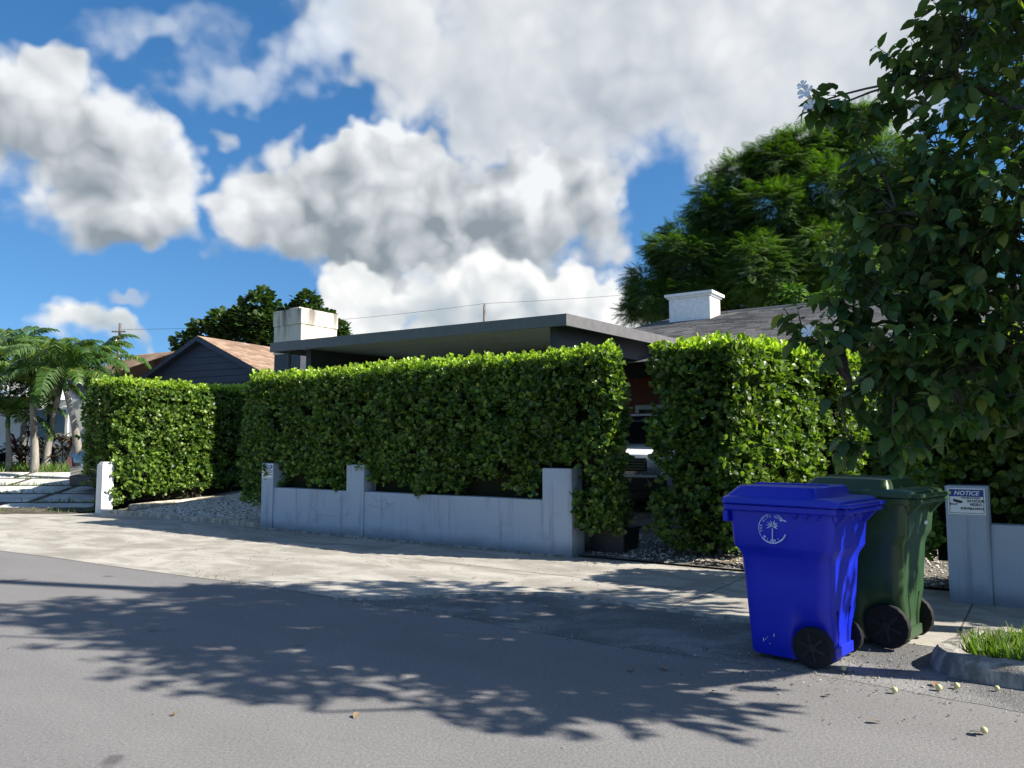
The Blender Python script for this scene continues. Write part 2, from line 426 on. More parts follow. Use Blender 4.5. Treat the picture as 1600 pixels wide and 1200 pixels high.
M = {}
def build_materials():
    # asphalt: pale worn road with aggregate grain, patches and tar marks
    m, t, out = new_mat('asphalt'); p = geo_pos(t)
    g1 = t.noise(p, 170.0, 2.0, 0.6); g2 = t.noise(p, 55.0, 3.0, 0.6); big = t.noise(p, 0.55, 4.0, 0.55, 0.6); mid = t.noise(p, 3.2, 4.0, 0.6)
    rot = t.new('ShaderNodeVectorRotate', rotation_type='Z_AXIS'); t.put(rot.inputs['Vector'], p); rot.inputs['Angle'].default_value = -YAW
    st = t.noise(t.vmath('MULTIPLY', rot.outputs[0], (0.12, 1.3, 1.0)), 1.4, 3.0, 0.5)
    k = t.math('ADD', t.math('MULTIPLY', t.math('SUBTRACT', g1, .5), .55), t.math('MULTIPLY', t.math('SUBTRACT', g2, .5), 1.0))
    k = t.math('ADD', k, t.math('MULTIPLY', t.math('SUBTRACT', big, .5), .20))
    k = t.math('ADD', k, t.math('MULTIPLY', t.math('SUBTRACT', st, .5), .28))
    k = t.math('ADD', k, t.math('MULTIPLY', t.math('SUBTRACT', mid, .5), .14))
    sp = t.math('MULTIPLY', t.ss(t.noise(p, 60.0, 1.0, .5), .70, .78), .5)
    k = t.math('ADD', t.math('ADD', k, 1.0), sp)
    spot = t.ss(t.noise(p, 2.3, 2.0, .4), .70, .77, 1.0, .55)
    k = t.math('MULTIPLY', k, spot)
    c = t.mix(1.0, (0.174, 0.168, 0.163, 1), t.comb(k, k, k), 'MULTIPLY')
    principled(t, out, c, 0.88, 0, 0.3, t.math('ADD', g1, t.math('MULTIPLY', g2, 1.4)), 0.5, 0.006); M['asphalt'] = m
    # rougher grey apron
    m, t, out = new_mat('old_asphalt'); p = geo_pos(t)
    g1 = t.noise(p, 120.0, 2.0, 0.6); g2 = t.noise(p, 38.0, 3.0, 0.6); big = t.noise(p, 1.5, 5.0, 0.6, 0.6)
    pale = t.ss(t.noise(p, 90.0, 1.0), .60, .70)
    k = t.math('ADD', t.math('MULTIPLY', g1, .5), t.math('MULTIPLY', g2, .9))
    c = t.mix(t.ss(big, .40, .66), (0.125, 0.125, 0.124, 1), (0.245, 0.24, 0.228, 1))
    c = t.mix(t.math('MULTIPLY', pale, .55), c, (0.34, 0.33, 0.31, 1))
    c = t.mix(1.0, c, t.comb(t.math('ADD', k, .3), t.math('ADD', k, .3), t.math('ADD', k, .3)), 'MULTIPLY')
    principled(t, out, c, 0.9, 0, 0.3, t.math('ADD', g1, g2), 0.8, 0.012); M['old_asphalt'] = m
    # concrete pavement
    m, t, out = new_mat('concrete'); p = geo_pos(t)
    rot = t.new('ShaderNodeVectorRotate', rotation_type='Z_AXIS'); t.put(rot.inputs['Vector'], p); rot.inputs['Angle'].default_value = -YAW
    q = rot.outputs[0]
    big = t.noise(q, 0.8, 5.0, .62, .8); st = t.noise(t.vmath('MULTIPLY', q, (.75, 1.35, 1)), 1.5, 5.0, .65, .8); fine = t.noise(p, 70.0, 3.0, .6); mid = t.noise(p, 9.0, 4.0, .65)
    c = t.mix(t.ss(st, .34, .66), (0.25, 0.232, 0.20, 1), (0.40, 0.375, 0.33, 1))
    c = t.mix(t.math('MULTIPLY', t.ss(big, .52, .70), .55), c, (0.21, 0.19, 0.158, 1))
    c = t.mix(t.math('MULTIPLY', t.ss(mid, .60, .72), .35), c, (0.50, 0.475, 0.42, 1))
    k = t.math('ADD', t.math('MULTIPLY', t.math('SUBTRACT', fine, .5), .5), 1.0)
    c = t.mix(1.0, c, t.comb(k, k, k), 'MULTIPLY')
    spk = t.ss(t.noise(p, 26.0, 1.0, .4), .74, .79)
    c = t.mix(t.math('MULTIPLY', spk, .7), c, (0.10, 0.085, 0.07, 1))
    principled(t, out, c, 0.88, 0, .3, t.math('ADD', fine, mid), 0.5, 0.006); M['concrete'] = m
    # pale render with damp, cracks and patches
    def stucco(name, base, dirt, wet, streak=.5):
        m, t, out = new_mat(name); p = obj_pos(t)
        x, y, z = t.sep(p)
        big = t.noise(p, 2.2, 5.0, .6, .4); fine = t.noise(p, 60.0, 3.0, .6)
        strk = t.noise(t.vmath('MULTIPLY', p, (9.0, 9.0, .7)), 1.0, 4.0, .6)
        low = t.ss(t.math('ADD', z, t.math('MULTIPLY', big, .22)), .12, .34, 1.0, 0.0)
        c = t.mix(t.math('MULTIPLY', t.ss(strk, .50, .74), streak), (*base, 1), (*dirt, 1))
        c = t.mix(t.math('MULTIPLY', t.ss(big, .55, .75), .4), c, (*dirt, 1))
        c = t.mix(t.math('MULTIPLY', low, wet), c, (*dirt, 1))
        v = t.new('ShaderNodeTexVoronoi', feature='DISTANCE_TO_EDGE'); v.inputs['Scale'].default_value = 1.3
        nw = t.new('ShaderNodeTexNoise'); t.put(nw.inputs['Vector'], p); nw.inputs['Scale'].default_value = 2.4; nw.inputs['Detail'].default_value = 4
        t.put(v.inputs['Vector'], t.vmath('ADD', p, t.vmath('SCALE', nw.outputs['Color'], scale=.55)))
        crack = t.ss(v.outputs['Distance'], 0.0, 0.008, 1.0, 0.0)
        crack = t.math('MULTIPLY', crack, t.ss(t.noise(p, 1.1, 1.0), .52, .58))
        c = t.mix(t.math('MULTIPLY', crack, .6), c, (.10, .10, .10, 1))
        principled(t, out, c, .85, 0, .3, t.math('SUBTRACT', t.math('ADD', fine, t.math('MULTIPLY', big, 2.0)), t.math('MULTIPLY', crack, 1.5)), .45, .006)
        M[name] = m
    stucco('wall_paint', (.385, .445, .50), (.19, .22, .25), .95, .6)
    stucco('white_render', (.74, .72, .67), (.50, .48, .44), .3, .2)
    # chimney with black mould streaks from its top
    m, t, out = new_mat('stained_render'); p = obj_pos(t); x, y, z = t.sep(p)
    strk = t.noise(t.vmath('MULTIPLY', p, (4.5, 4.5, .6)), 1.0, 6.0, .72); sp = t.noise(p, 7.0, 5.0, .7)
    fall = t.lin(z, 0.1, 1.4, 0.0, 1.0)
    dm = t.math('MULTIPLY', t.ss(t.math('ADD', strk, t.math('MULTIPLY', fall, .16)), .54, .78), t.math('MULTIPLY', fall, .9))
    c = t.mix(dm, (.60, .56, .48, 1), (.09, .08, .07, 1))
    c = t.mix(t.math('MULTIPLY', t.ss(sp, .60, .74), .5), c, (.28, .25, .21, 1))
    principled(t, out, c, .9, 0, .2, t.noise(p, 40.0, 3.0), .4, .01); M['stained_render'] = m
    M['white_paint'] = plain('white_paint', (.80, .80, .78), .6)
    M['fascia'] = plain('fascia', (.125, .120, .122), .45, spec=.4)
    M['beam'] = plain('beam', (.035, .040, .052), .5)
    M['soffit'] = plain('soffit', (.46, .56, .55), .7)
    M['post'] = plain('post', (.16, .165, .175), .5)
    M['red_siding'] = plain('red_siding', (.26, .075, .05), .7)
    M['navy'] = plain('navy', (.042, .050, .085), .6)
    M['grey_siding'] = plain('grey_siding', (.42, .47, .54), .6)
    M['window_glass'] = plain('window_glass', (.015, .02, .025), .05, spec=.8, bump_str=0)
    def shingle(name, cols):
        m, t, out = new_mat(name); g = t.new('ShaderNodeNewGeometry'); oi = t.new('ShaderNodeObjectInfo')
        c = t.ramp(g.outputs['Random Per Island'], [(i / (len(cols) - 1), c) for i, c in enumerate(cols)])
        f = t.noise(g.outputs['Position'], 30.0, 3.0, .7); bigv = t.noise(g.outputs['Position'], .7, 4.0, .6)
        k = t.math('MULTIPLY', t.lin(f, .3, .7, .75, 1.25), t.lin(bigv, .3, .7, .8, 1.2))
        c = t.mix(1.0, c, t.comb(k, k, k), 'MULTIPLY')
        principled(t, out, c, .95, 0, .1, f, .6, .01); M[name] = m
    shingle('grey_shingle', [(.10, .095, .092), (.155, .148, .145), (.20, .192, .188), (.245, .235, .23)])
    shingle('brown_shingle', [(.20, .135, .095), (.28, .19, .135), (.33, .235, .17)])
    # leaves
    M['clusia'] = leaf_mat('clusia', (.032, .070, .015), (.078, .148, .022), (.20, .30, .040), .40, .36, .45, (.24, .31, .05))
    M['clusia_tip'] = leaf_mat('clusia_tip', (.20, .33, .030), (.31, .44, .045), (.38, .50, .07), .32, .42, .5, (.36, .43, .08))
    M['cordia'] = leaf_mat('cordia', (.036, .082, .026), (.055, .118, .030), (.095, .175, .038), .42, .36, .45, (.22, .26, .04))
    M['feather'] = leaf_mat('feather', (.030, .085, .014), (.060, .140, .016), (.115, .21, .022), .55, .30, .3, (.14, .20, .02))
    M['broad'] = leaf_mat('broad', (.022, .055, .012), (.036, .080, .016), (.060, .11, .020), .5, .2, .35)
    M['palm'] = leaf_mat('palm', (.035, .085, .020), (.055, .125, .025), (.090, .17, .030), .38, .28, .5, (.24, .25, .04))
    M['cordyline'] = leaf_mat('cordyline', (.03, .018, .03), (.045, .022, .035), (.10, .025, .03), .4, .15)
    M['grass'] = leaf_mat('grass', (.06, .12, .016), (.10, .19, .025), (.17, .27, .04), .6, .35, .3, (.28, .26, .09))
    M['twigs'] = plain('twigs', (.020, .022, .012), .95, spec=.1)  # near-black for the solid hedge cores, shade put into the colour
    def bark(name, a, b, sc=6.0):
        m, t, out = new_mat(name); p = obj_pos(t)
        n = t.noise(t.vmath('MULTIPLY', p, (1, 1, .35)), sc, 5.0, .65, .4); f = t.noise(p, sc * 9, 3.0)
        c = t.mix(t.ss(n, .35, .68), (*a, 1), (*b, 1))
        principled(t, out, c, .9, 0, .2, t.math('ADD', n, t.math('MULTIPLY', f, .4)), .7, .02); M[name] = m
    bark('bark', (.055, .045, .036), (.15, .125, .10))
    bark('palm_bark', (.16, .145, .125), (.33, .31, .275), 3.0)
    bark('timber', (.27, .22, .165), (.58, .52, .43), 7.0)
    bark('pole_wood', (.10, .09, .08), (.20, .18, .16), 3.0)
    bark('curb_stone', (.15, .145, .13), (.42, .395, .345), 9.0)
    bark('paver', (.40, .39, .365), (.60, .585, .55), 1.6)
    bark('soil', (.055, .045, .035), (.13, .11, .09), 5.0)
    # gravelly yard
    m, t, out = new_mat('yard_ground'); p = geo_pos(t)
    n = t.noise(p, 2.0, 5.0, .6); f = t.noise(p, 45.0, 3.0, .7)
    c = t.mix(t.ss(n, .4, .65), (.085, .075, .06, 1), (.20, .185, .16, 1))
    c = t.mix(t.ss(f, .52, .70), c, (.42, .40, .37, 1))
    principled(t, out, c, .95, 0, .1, f, .8, .02); M['yard_ground'] = m
    m, t, out = new_mat('lawn'); p = geo_pos(t)
    n = t.noise(p, 3.0, 5.0, .6); f = t.noise(p, 60.0, 3.0, .7)
    c = t.mix(t.ss(n, .4, .65), (.05, .075, .02, 1), (.10, .12, .035, 1)); c = t.mix(t.ss(f, .5, .7), c, (.13, .15, .05, 1))
    principled(t, out, c, .95, 0, .1, f, .8, .03); M['lawn'] = m
    def stones(name, cols, rough=.85):
        m, t, out = new_mat(name); g = t.new('ShaderNodeNewGeometry')
        c = t.ramp(g.outputs['Random Per Island'], [(i / (len(cols) - 1), c) for i, c in enumerate(cols)])
        principled(t, out, c, rough, 0, .3, t.noise(g.outputs['Position'], 80.0, 2.0), .3, .005); M[name] = m
    stones('gravel', [(.34, .30, .25), (.52, .48, .42), (.64, .60, .53), (.40, .35, .29)])
    stones('litter', [(.42, .40, .35), (.10, .075, .05), (.22, .16, .09), (.06, .05, .04), (.50, .47, .42), (.16, .10, .05)])
    # things
    M['blue_plastic'] = plain('blue_plastic', (.002, .015, .46), .42, spec=.5, var=.08, scale=4.0, bump_str=.06)
    M['green_plastic'] = plain('green_plastic', (.030, .070, .026), .36, spec=.5, var=.12, scale=4.0, bump_str=.06)
    M['tyre'] = plain('tyre', (.011, .011, .012), .75, spec=.25)
    M['hub'] = plain('hub', (.017, .017, .018), .55, spec=.3)
    M['steel'] = plain('steel', (.28, .28, .29), .4, metal=.8)
    M['black_metal'] = plain('black_metal', (.010, .011, .014), .5)
    M['logo_white'] = plain('logo_white', (.50, .58, .82), .6, var=.3, scale=60)
    M['scuff'] = plain('scuff', (.62, .66, .80), .8)
    M['sign_white'] = plain('sign_white', (.80, .82, .82), .4, var=.04)
    M['sign_blue'] = plain('sign_blue', (.030, .060, .28), .4, var=.04)
    M['sign_black'] = plain('sign_black', (.02, .02, .025), .4, var=.04)
    M['car_white'] = plain('car_white', (.78, .79, .80), .25, spec=.5, var=.02, coat=.7, bump_str=0)
    M['car_black'] = plain('car_black', (.012, .013, .016), .25, spec=.5, var=.02, coat=.7, bump_str=0)
    M['car_trim'] = plain('car_trim', (.015, .015, .016), .6)
    M['car_glass'] = plain('car_glass', (.010, .012, .014), .04, spec=.9, var=0, bump_str=0)
    M['lamp_glass'] = plain('lamp_glass', (.75, .76, .78), .1, spec=.8)
    M['tail_red'] = plain('tail_red', (.45, .02, .015), .2, spec=.7)
    M['fruit'] = plain('fruit', (.55, .50, .24), .5, scale=40)
    M['petal'] = plain('petal', (.82, .82, .84), .7, var=.05)
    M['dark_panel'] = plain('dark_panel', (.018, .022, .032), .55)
build_materials()

# ------------------------------------------------------------------ the ground
def sheet(name, pts, mat, kind='structure'):
    b = MB(); b.add(pts, [tuple(range(len(pts)))])
    return tag(b.build(name, mat), kind=kind)
sheet('ground', [(-900, -900, -.06), (900, -900, -.06), (900, 900, -.06), (-900, 900, -.06)], M['lawn'])
EDGE = -3.66
sheet('road', [P(-160, -13), P(160, -13), P(160, 0.2), P(-160, 0.2)], M['asphalt'])
# concrete pavement with a slightly ragged edge towards the road; the driveway apron is cut out of it
pts = []
n = 120
for i in range(n + 1):
    a = -60 + i * (60 - 0.32) / n
    pts.append(P(a, EDGE - 0.02 * math.sin(a * 1.3) - 0.055 * max(0, min(1, (-a - 2) / 5)) * 6 + random.uniform(-.012, .012), 0.004))
pts += [P(0.10, -3.2, .004), P(1.05, -2.30, .004), P(2.2, -2.36, .004), P(4.2, -2.42, .004), P(60, -2.42, .004), P(60, 0.12, .004), P(-60, 0.12, .004)]
sheet('pavement', pts, M['concrete'])
# rough apron between the pavement and the road
pts = [P(-0.28, EDGE, .002), P(0.12, -3.16, .002), P(1.08, -2.26, .002), P(5.2, -2.36, .002), P(5.2, -3.3, .002)]
for i in range(40):
    a = 5.1 - i * 5.3 / 39
    pts.append(P(a, EDGE + 0.05 * math.sin(a * 2.1) + random.uniform(-.015, .015), .002))
sheet('driveway_apron', pts, M['old_asphalt'])
# raised pale lip of the flare
b = MB()
lip = [(-.45, -3.72), (-.15, -3.45), (.30, -3.0), (.75, -2.55), (1.05, -2.30), (1.5, -2.31), (2.2, -2.36), (3.2, -2.40)]
for (a0, t0), (a1, t1) in zip(lip[:-1], lip[1:]):
    d = Vector((a1 - a0, t1 - t0, 0)).normalized(); q = Vector((-d.y, d.x, 0)) * .03
    b.add([P(a0 - q.x, t0 - q.y, .0), P(a1 - q.x, t1 - q.y, .0), P(a1 + q.x, t1 + q.y, .0), P(a0 + q.x, t0 + q.y, .0),
           P(a0 - q.x * .6, t0 - q.y * .6, .022), P(a1 - q.x * .6, t1 - q.y * .6, .022), P(a1 + q.x * .6, t1 + q.y * .6, .022), P(a0 + q.x * .6, t0 + q.y * .6, .022)],
          [(4, 5, 6, 7), (0, 1, 5, 4), (1, 2, 6, 5), (2, 3, 7, 6), (3, 0, 4, 7)])
tag(b.build('pavement_edge', M['curb_stone']), kind='structure')
# saw joints across the pavement
b = MB()
for a in (-15.5, -9.2, 2.35, 4.55):
    b.add([P(a, -2.38, .0055), P(a + .012, -2.38, .0055), P(a + .012, .1, .0055), P(a, .1, .0055)], [(0, 1, 2, 3)])
b.add([P(-40, -1.30, .0055), P(2.3, -1.30, .0055), P(2.3, -1.288, .0055), P(-40, -1.288, .0055)], [(0, 1, 2, 3)])
tag(b.build('pavement_joint', M['soil']), kind='structure')
# yard, rising from the street
b = MB()
rows = [0.14, 0.5, 1.5, 3.0, 4.5, 60.0]
for i in range(len(rows) - 1):
    b.add([P(-80, rows[i], yard_z(rows[i]) + .012), P(60, rows[i], yard_z(rows[i]) + .012), P(60, rows[i + 1], yard_z(rows[i + 1]) + .012), P(-80, rows[i + 1], yard_z(rows[i + 1]) + .012)], [(0, 1, 2, 3)])
tag(b.build('yard', M['yard_ground']), kind='structure')

# ------------------------------------------------------------------ kerbed grass island by the bins
def island_ring(inset, z):
    a0, t0, t1, r = 4.50 + inset, -3.22 + inset, -2.02 - inset, .34 - inset * .5
    pts = [(16.0, t0)]
    for k in range(9):
        an = R(270 - 90 * k / 8); pts.append((a0 + r + r * math.cos(an), t0 + r + r * math.sin(an)))
    for k in range(9):
        an = R(180 - 90 * k / 8); pts.append((a0 + r + .1 + r * math.cos(an), t1 - r + r * math.sin(an)))
    pts.append((16.0, t1))
    return [P(a + random.uniform(-.008, .004), t + random.uniform(-.008, .004), z) for a, t in pts]
random.seed(3)
rg = [island_ring(-.025, 0.0), island_ring(-.01, .085), island_ring(.025, .125), island_ring(.13, .130), island_ring(.15, .05)]
for r in rg[2:4]:
    for p in r: p.z += random.uniform(-.012, .012)
b = MB(); nn = len(rg[0]); b.v = [tuple(p) for r in rg for p in r]
for k in range(len(rg) - 1):
    for i in range(nn - 1): b.f.append((k * nn + i, k * nn + i + 1, (k + 1) * nn + i + 1, (k + 1) * nn + i))
kerb = tag(b.build('kerb', M['curb_stone'], smooth=True), kind='structure')
b = MB(); b.add([P(*L(p), .075) for p in island_ring(.145, 0)], [tuple(range(nn))])
tag(b.build('verge', M['lawn']), kind='structure')
def blades(name, pts, h0, h1, label=None):
    pts = np.array(pts); N = len(pts)
    d = rand_dirs(N) * .55 + np.array([0, 0, 1.0]); d[:, 2] = np.abs(d[:, 2])
    tv = [(-.06, 0, 0), (.06, 0, 0), (.045, .5, .04), (-.045, .5, .04), (0, 1, .16)]
    tf = [(0, 1, 2, 3), (3, 2, 4)]
    me = scatter_mesh(name, tv, tf, pts, d, rand_dirs(N), rng.uniform(h0, h1, N), M['grass'])
    return tag(obj(name, me), label, 'grass', kind='stuff')
gp = []
for _ in range(5200):
    a, t = random.uniform(4.68, 7.2), random.uniform(-3.02, -2.2)
    if a < 4.9 and (t < -2.85 or t > -2.4): continue
    gp.append(P(a, t, .07))
blades('grass_tuft', gp, .05, .17, 'sunlit green grass inside the kerbed island beside the bins')
# kerb joints: three worn blocks show on the inner edge of the return
# ------------------------------------------------------------------ garden walls
def wall_thing(label, a0, a1, t, pillars, h=.74, ph=1.17, th=.2, flip=False):
    root = thing('garden_wall', label, 'wall', P(a0, t), YAW)
    xs = []
    for (p0, p1) in pillars:
        MB().box((p0 - a0, -.02, -.05), (p1 - a0, th + .12, ph)).build('pillar', M['wall_paint'], root, bevel=.012)
        xs.append((p0, p1))
    xs.sort()
    cur = a0; segs = []
    for p0, p1 in xs:
        if p0 - cur > .03: segs.append((cur, p0))
        cur = max(cur, p1)
    if a1 - cur > .03: segs.append((cur, a1))
    for s0, s1 in segs:
        MB().box((s0 - a0, 0, -.05), (s1 - a0, th, h)).build('panel', M['wall_paint'], root, bevel=.01)
    return root
front_wall = wall_thing('long low pale painted garden wall with three pillars under the hedge', -6.44, 0, 0, [(-6.44, -6.12), (-4.26, -3.86), (-.46, 0)])
# the cracked edge pieces at the base of the right pillar show bare render: a thin toe strip
MB().box((.0, -.045, -.02), (6.40, -.022, .03)).build('footing', M['curb_stone'], front_wall)
right_wall = wall_thing('pale painted garden wall with surveillance sign on its end pillar', 4.37, 9.5, -.45, [(4.37, 4.72)], ph=1.09)
post_left = thing('gate_pillar', 'slim white concrete pillar standing at the corner of the sunlit hedge', 'pillar', P(-12.04, -.1), YAW)
MB().box((0, 0, -.05), (.24, .26, 1.06)).add([(0, 0, 1.06), (.24, 0, 1.06), (.24, .26, 1.06), (0, .26, 1.06), (.05, .04, 1.13), (.20, .04, 1.13), (.20, .22, 1.13), (.05, .22, 1.13)],
    [(0, 1, 5, 4), (1, 2, 6, 5), (2, 3, 7, 6), (3, 0, 4, 7), (4, 5, 6, 7)]).build('shaft', M['white_render'], post_left, bevel=.01)
# black mesh fence standing behind the wall, seen as a dark band under the leaves
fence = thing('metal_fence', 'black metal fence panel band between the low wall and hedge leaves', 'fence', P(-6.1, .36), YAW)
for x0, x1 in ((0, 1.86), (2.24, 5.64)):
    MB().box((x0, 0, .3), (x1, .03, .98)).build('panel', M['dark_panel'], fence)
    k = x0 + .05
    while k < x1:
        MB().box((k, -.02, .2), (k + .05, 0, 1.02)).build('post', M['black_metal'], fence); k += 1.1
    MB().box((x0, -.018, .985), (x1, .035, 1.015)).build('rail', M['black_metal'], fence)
planter = thing('planter_box', 'black planter box at the foot of the hedge beside the wall end', 'planter', P(.04, .40, yard_z(.4)), YAW)
b = MB(); b.loft([rrect(0, .50, 0, .45, .03, z + 0.0) for z in (0, .02)] + [rrect(-.02, .52, -.02, .47, .03, .30), rrect(-.04, .54, -.04, .49, .03, .31), rrect(-.04, .54, -.04, .49, .03, .34)])
b.build('box', M['black_metal'], planter, smooth=True)

# ------------------------------------------------------------------ hedges
CL_V = [(0, 0, 0), (0, .5, -.05), (0, 1, .02), (-.27, .36, .05), (-.36, .70, .06), (-.20, .93, .05), (.27, .36, .05), (.36, .70, .06), (.20, .93, .05)]
CL_F = [(0, 1, 3), (1, 4, 3), (1, 2, 5, 4), (0, 6, 1), (1, 6, 7), (1, 7, 8, 2)]
def rosettes(p, ax, k, size, tilt=(28, 78)):
    """k leaves round each shoot p with axis ax"""
    n = len(p)
    ax = unit(ax); ref = np.where(np.abs(ax[:, 2:3]) > .9, np.array([[1.0, 0, 0]]), np.array([[0, 0, 1.0]]))
    b1 = unit(np.cross(ax, ref)); b2 = np.cross(ax, b1)
    P_, Y_, N_, S_ = [], [], [], []
    ph0 = rng.uniform(0, 6.28, n)
    for i in range(k):
        ph = ph0 + i * 2.4 + rng.normal(0, .25, n)
        th = np.radians(rng.uniform(*tilt, n))
        B = b1 * np.cos(ph)[:, None] + b2 * np.sin(ph)[:, None]
        Y = ax * np.cos(th)[:, None] + B * np.sin(th)[:, None]
        Nn = ax * np.sin(th)[:, None] - B * np.cos(th)[:, None]
        P_.append(p + ax * rng.uniform(-.03, .03, (n, 1)) + rng.normal(0, .008, (n, 3))); Y_.append(Y); N_.append(Nn + rng.normal(0, .18, (n, 3)))
        S_.append(size * rng.uniform(.62, 1.28, n))
    return np.concatenate(P_), np.concatenate(Y_), np.concatenate(N_), np.concatenate(S_)
def hedge(label, foot, z0, z1, dens, leaf, n_single=0, zlow=None, core_inset=.22, thin=0.0, seed=0, stems=0, top_jit=.15, wave=.085):
    """foot: corners in street coordinates, anticlockwise; zlow(i, u): where the leaves of side i stop"""
    c = [P(a, t) for a, t in foot]; n = len(c)
    cen = sum(c, Vector()) / n
    root = thing('hedge', label, 'hedge', (cen.x, cen.y, 0))
    pts, axs, typ = [], [], []
    for i in range(n):
        A, B = np.array(c[i]), np.array(c[(i + 1) % n]); e = B - A; ln = np.linalg.norm(e[:2]); nr = np.array([e[1], -e[0], 0]) / ln
        to_cam = np.array([-A[0], -A[1], 0]); facing = nr.dot(unit(to_cam)) > -.15
        N = int(ln * (z1 - z0) * dens * (1.0 if facing else .35))
        u = rng.uniform(-.03 / ln, 1 + .03 / ln, N); v = rng.uniform(0, 1, N)
        lo = np.array([zlow(i, x) for x in u]) if zlow else np.full(N, z0)
        p = A + u[:, None] * e; p[:, 2] = lo + v * (z1 - lo)
        off = rng.triangular(-.26, .0, .05, N) + wave * wobble(p, 2.3, seed) + .04 * wobble(p, 6.1, seed + 4)
        off = off - .13 * np.clip((p[:, 2] - (z1 - .34)) / .34, 0, 1) ** 2     # shoulders rounded by clipping
        stick = rng.uniform(0, 1, N) < .035; off = np.where(stick, off + rng.uniform(.04, .13, N), off)
        hole = wobble(p, 4.2, seed + 9) < -.66
        keep = ~(hole & (off > -.16))
        if thin: keep &= rng.uniform(0, 1, N) > thin * (1 - (p[:, 2] - z0) / (z1 - z0))
        p = p + off[:, None] * nr
        a = nr * rng.uniform(.25, 1.1, (N, 1)) + np.array([0, 0, 1]) * rng.uniform(.1, 1.0, (N, 1)) + rng.normal(0, .38, (N, 3))
        pts.append(p[keep]); axs.append(a[keep]); typ.append(np.where(off[keep] > -.1, 0, 1))
    # the clipped top with young shoots
    def inside(x, y):
        for i in range(n):
            A, B = c[i], c[(i + 1) % n]
            if (B.x - A.x) * (y - A.y) - (B.y - A.y) * (x - A.x) < 0: return False
        return True
    xs = [q.x for q in c]; ys = [q.y for q in c]; area = (max(xs) - min(xs)) * (max(ys) - min(ys))
    N = int(area * dens * 1.25)
    q = np.stack([rng.uniform(min(xs), max(xs), N), rng.uniform(min(ys), max(ys), N), np.full(N, z1)], 1)
    q = q[[inside(x, y) for x, y, _ in q]]
    q[:, 2] += rng.triangular(-.16, .0, top_jit, len(q)) + .04 * wobble(q, 1.3, seed + 2)
    a = np.array([0, 0, 1.0]) + rng.normal(0, .32, (len(q), 3))
    P0, Y0, N0, S0 = rosettes(np.concatenate(pts), np.concatenate(axs), 5, leaf)
    tipm = q[:, 2] > z1 - .06
    P1, Y1, N1, S1 = rosettes(q, a, 5, leaf * .95, (12, 60))
    rep = np.tile(tipm, 5)
    PP, YY, NN_, SS = np.concatenate([P0, P1[~rep]]), np.concatenate([Y0, Y1[~rep]]), np.concatenate([N0, N1[~rep]]), np.concatenate([S0, S1[~rep]])
    mi = np.array(inv(root)); tr = mi[:3, 3]
    single = np.array([], int)
    if n_single:
        vis, dep = in_view(PP); score = np.where(vis, SS / dep, 0)
        o = np.concatenate(typ); surf = np.concatenate([np.tile(o == 0, 5), np.zeros((~rep).sum(), bool)])
        score = np.where(surf, score, score * .3)
        single = np.argsort(-score)[:n_single * 3][::3]
        single_leaf_objects('leaf', CL_V, CL_F, PP, YY, NN_, SS, M['clusia'], root, single)
    mask = np.ones(len(PP), bool); mask[single] = False
    tag(obj('foliage', scatter_mesh('foliage', CL_V, CL_F, PP[mask] + tr, YY[mask], NN_[mask], SS[mask], M['clusia']), None, root), kind='stuff')
    if rep.any():
        tag(obj('young_shoots', scatter_mesh('young_shoots', CL_V, CL_F, P1[rep] + tr, Y1[rep], N1[rep], S1[rep], M['clusia_tip']), None, root), 'bright yellow green young shoots along the clipped top', kind='stuff')
    # added solid dark core, blocks light and stands in for inner shade
    ci = []
    for i in range(n):                                 # corners moved in along both neighbouring sides
        e0 = (c[i] - c[i - 1]).normalized(); e1 = (c[(i + 1) % n] - c[i]).normalized()
        n0, n1 = Vector((-e0.y, e0.x, 0)), Vector((-e1.y, e1.x, 0)); m_ = n0 + n1
        ci.append(c[i] + m_ * (core_inset / max(.3, m_.dot(n0))))
    b = MB(); b.prism([(p.x - cen.x, p.y - cen.y) for p in ci], max(z0 + .12, .15), z1 - .11); b.build('dark_core', M['twigs'], root)
    r = random.Random(seed)
    for k in range(stems):
        i = r.randrange(n); u = r.uniform(.05, .95); A = ci[i].lerp(ci[(i + 1) % n], u).lerp(cen, -.05)
        x, y = A.x - cen.x, A.y - cen.y; zb = yard_z(L(A)[1]) - .02
        b = MB(); b.tube([(x, y, zb), (x + r.uniform(-.04, .04), y + r.uniform(-.04, .04), .3), (x + r.uniform(-.1, .1), y + r.uniform(-.1, .1), .75)], [.022, .017, .01], 6); b.build('stem', M['bark'], root, smooth=2)
    return root

def zl_main(i, u):
    if i == 0:                                         # street side, over the wall: ragged hem
        a = -6.95 + u * 7.57
        base = .86 + .10 * math.sin(a * 3.1) + .06 * math.sin(a * 7.7 + 1) + .05 * math.sin(a * 17.0)
        if a < -6.45: base = .42 + .1 * math.sin(a * 9)
        if -6.1 < a < -4.2: base += -.02
        if -4.3 < a < -3.8: base = max(base, 1.12)
        if -.55 < a < 0.02: base = max(base, 1.22)
        if a >= .02: base = .30
        return base
    return .45 if i == 3 else .35
main_hedge = hedge('long dark clipped hedge growing above the low wall with three pillars', [(-6.95, .0), (.62, .0), (.24, 1.0), (-6.95, 1.0)], .35, 2.68, 380, .070, 300, zl_main, seed=1, stems=10, thin=.12, core_inset=.26)
end_hedge = hedge('tall hedge block across the driveway gap, dark front and sunlit side', [(.95, .42), (2.05, .55), (3.35, 4.3), (1.9, 4.4)], .12, 2.74, 340, .082, 300, lambda i, u: .16 if i == 0 else .22, seed=5, stems=12, thin=.05)
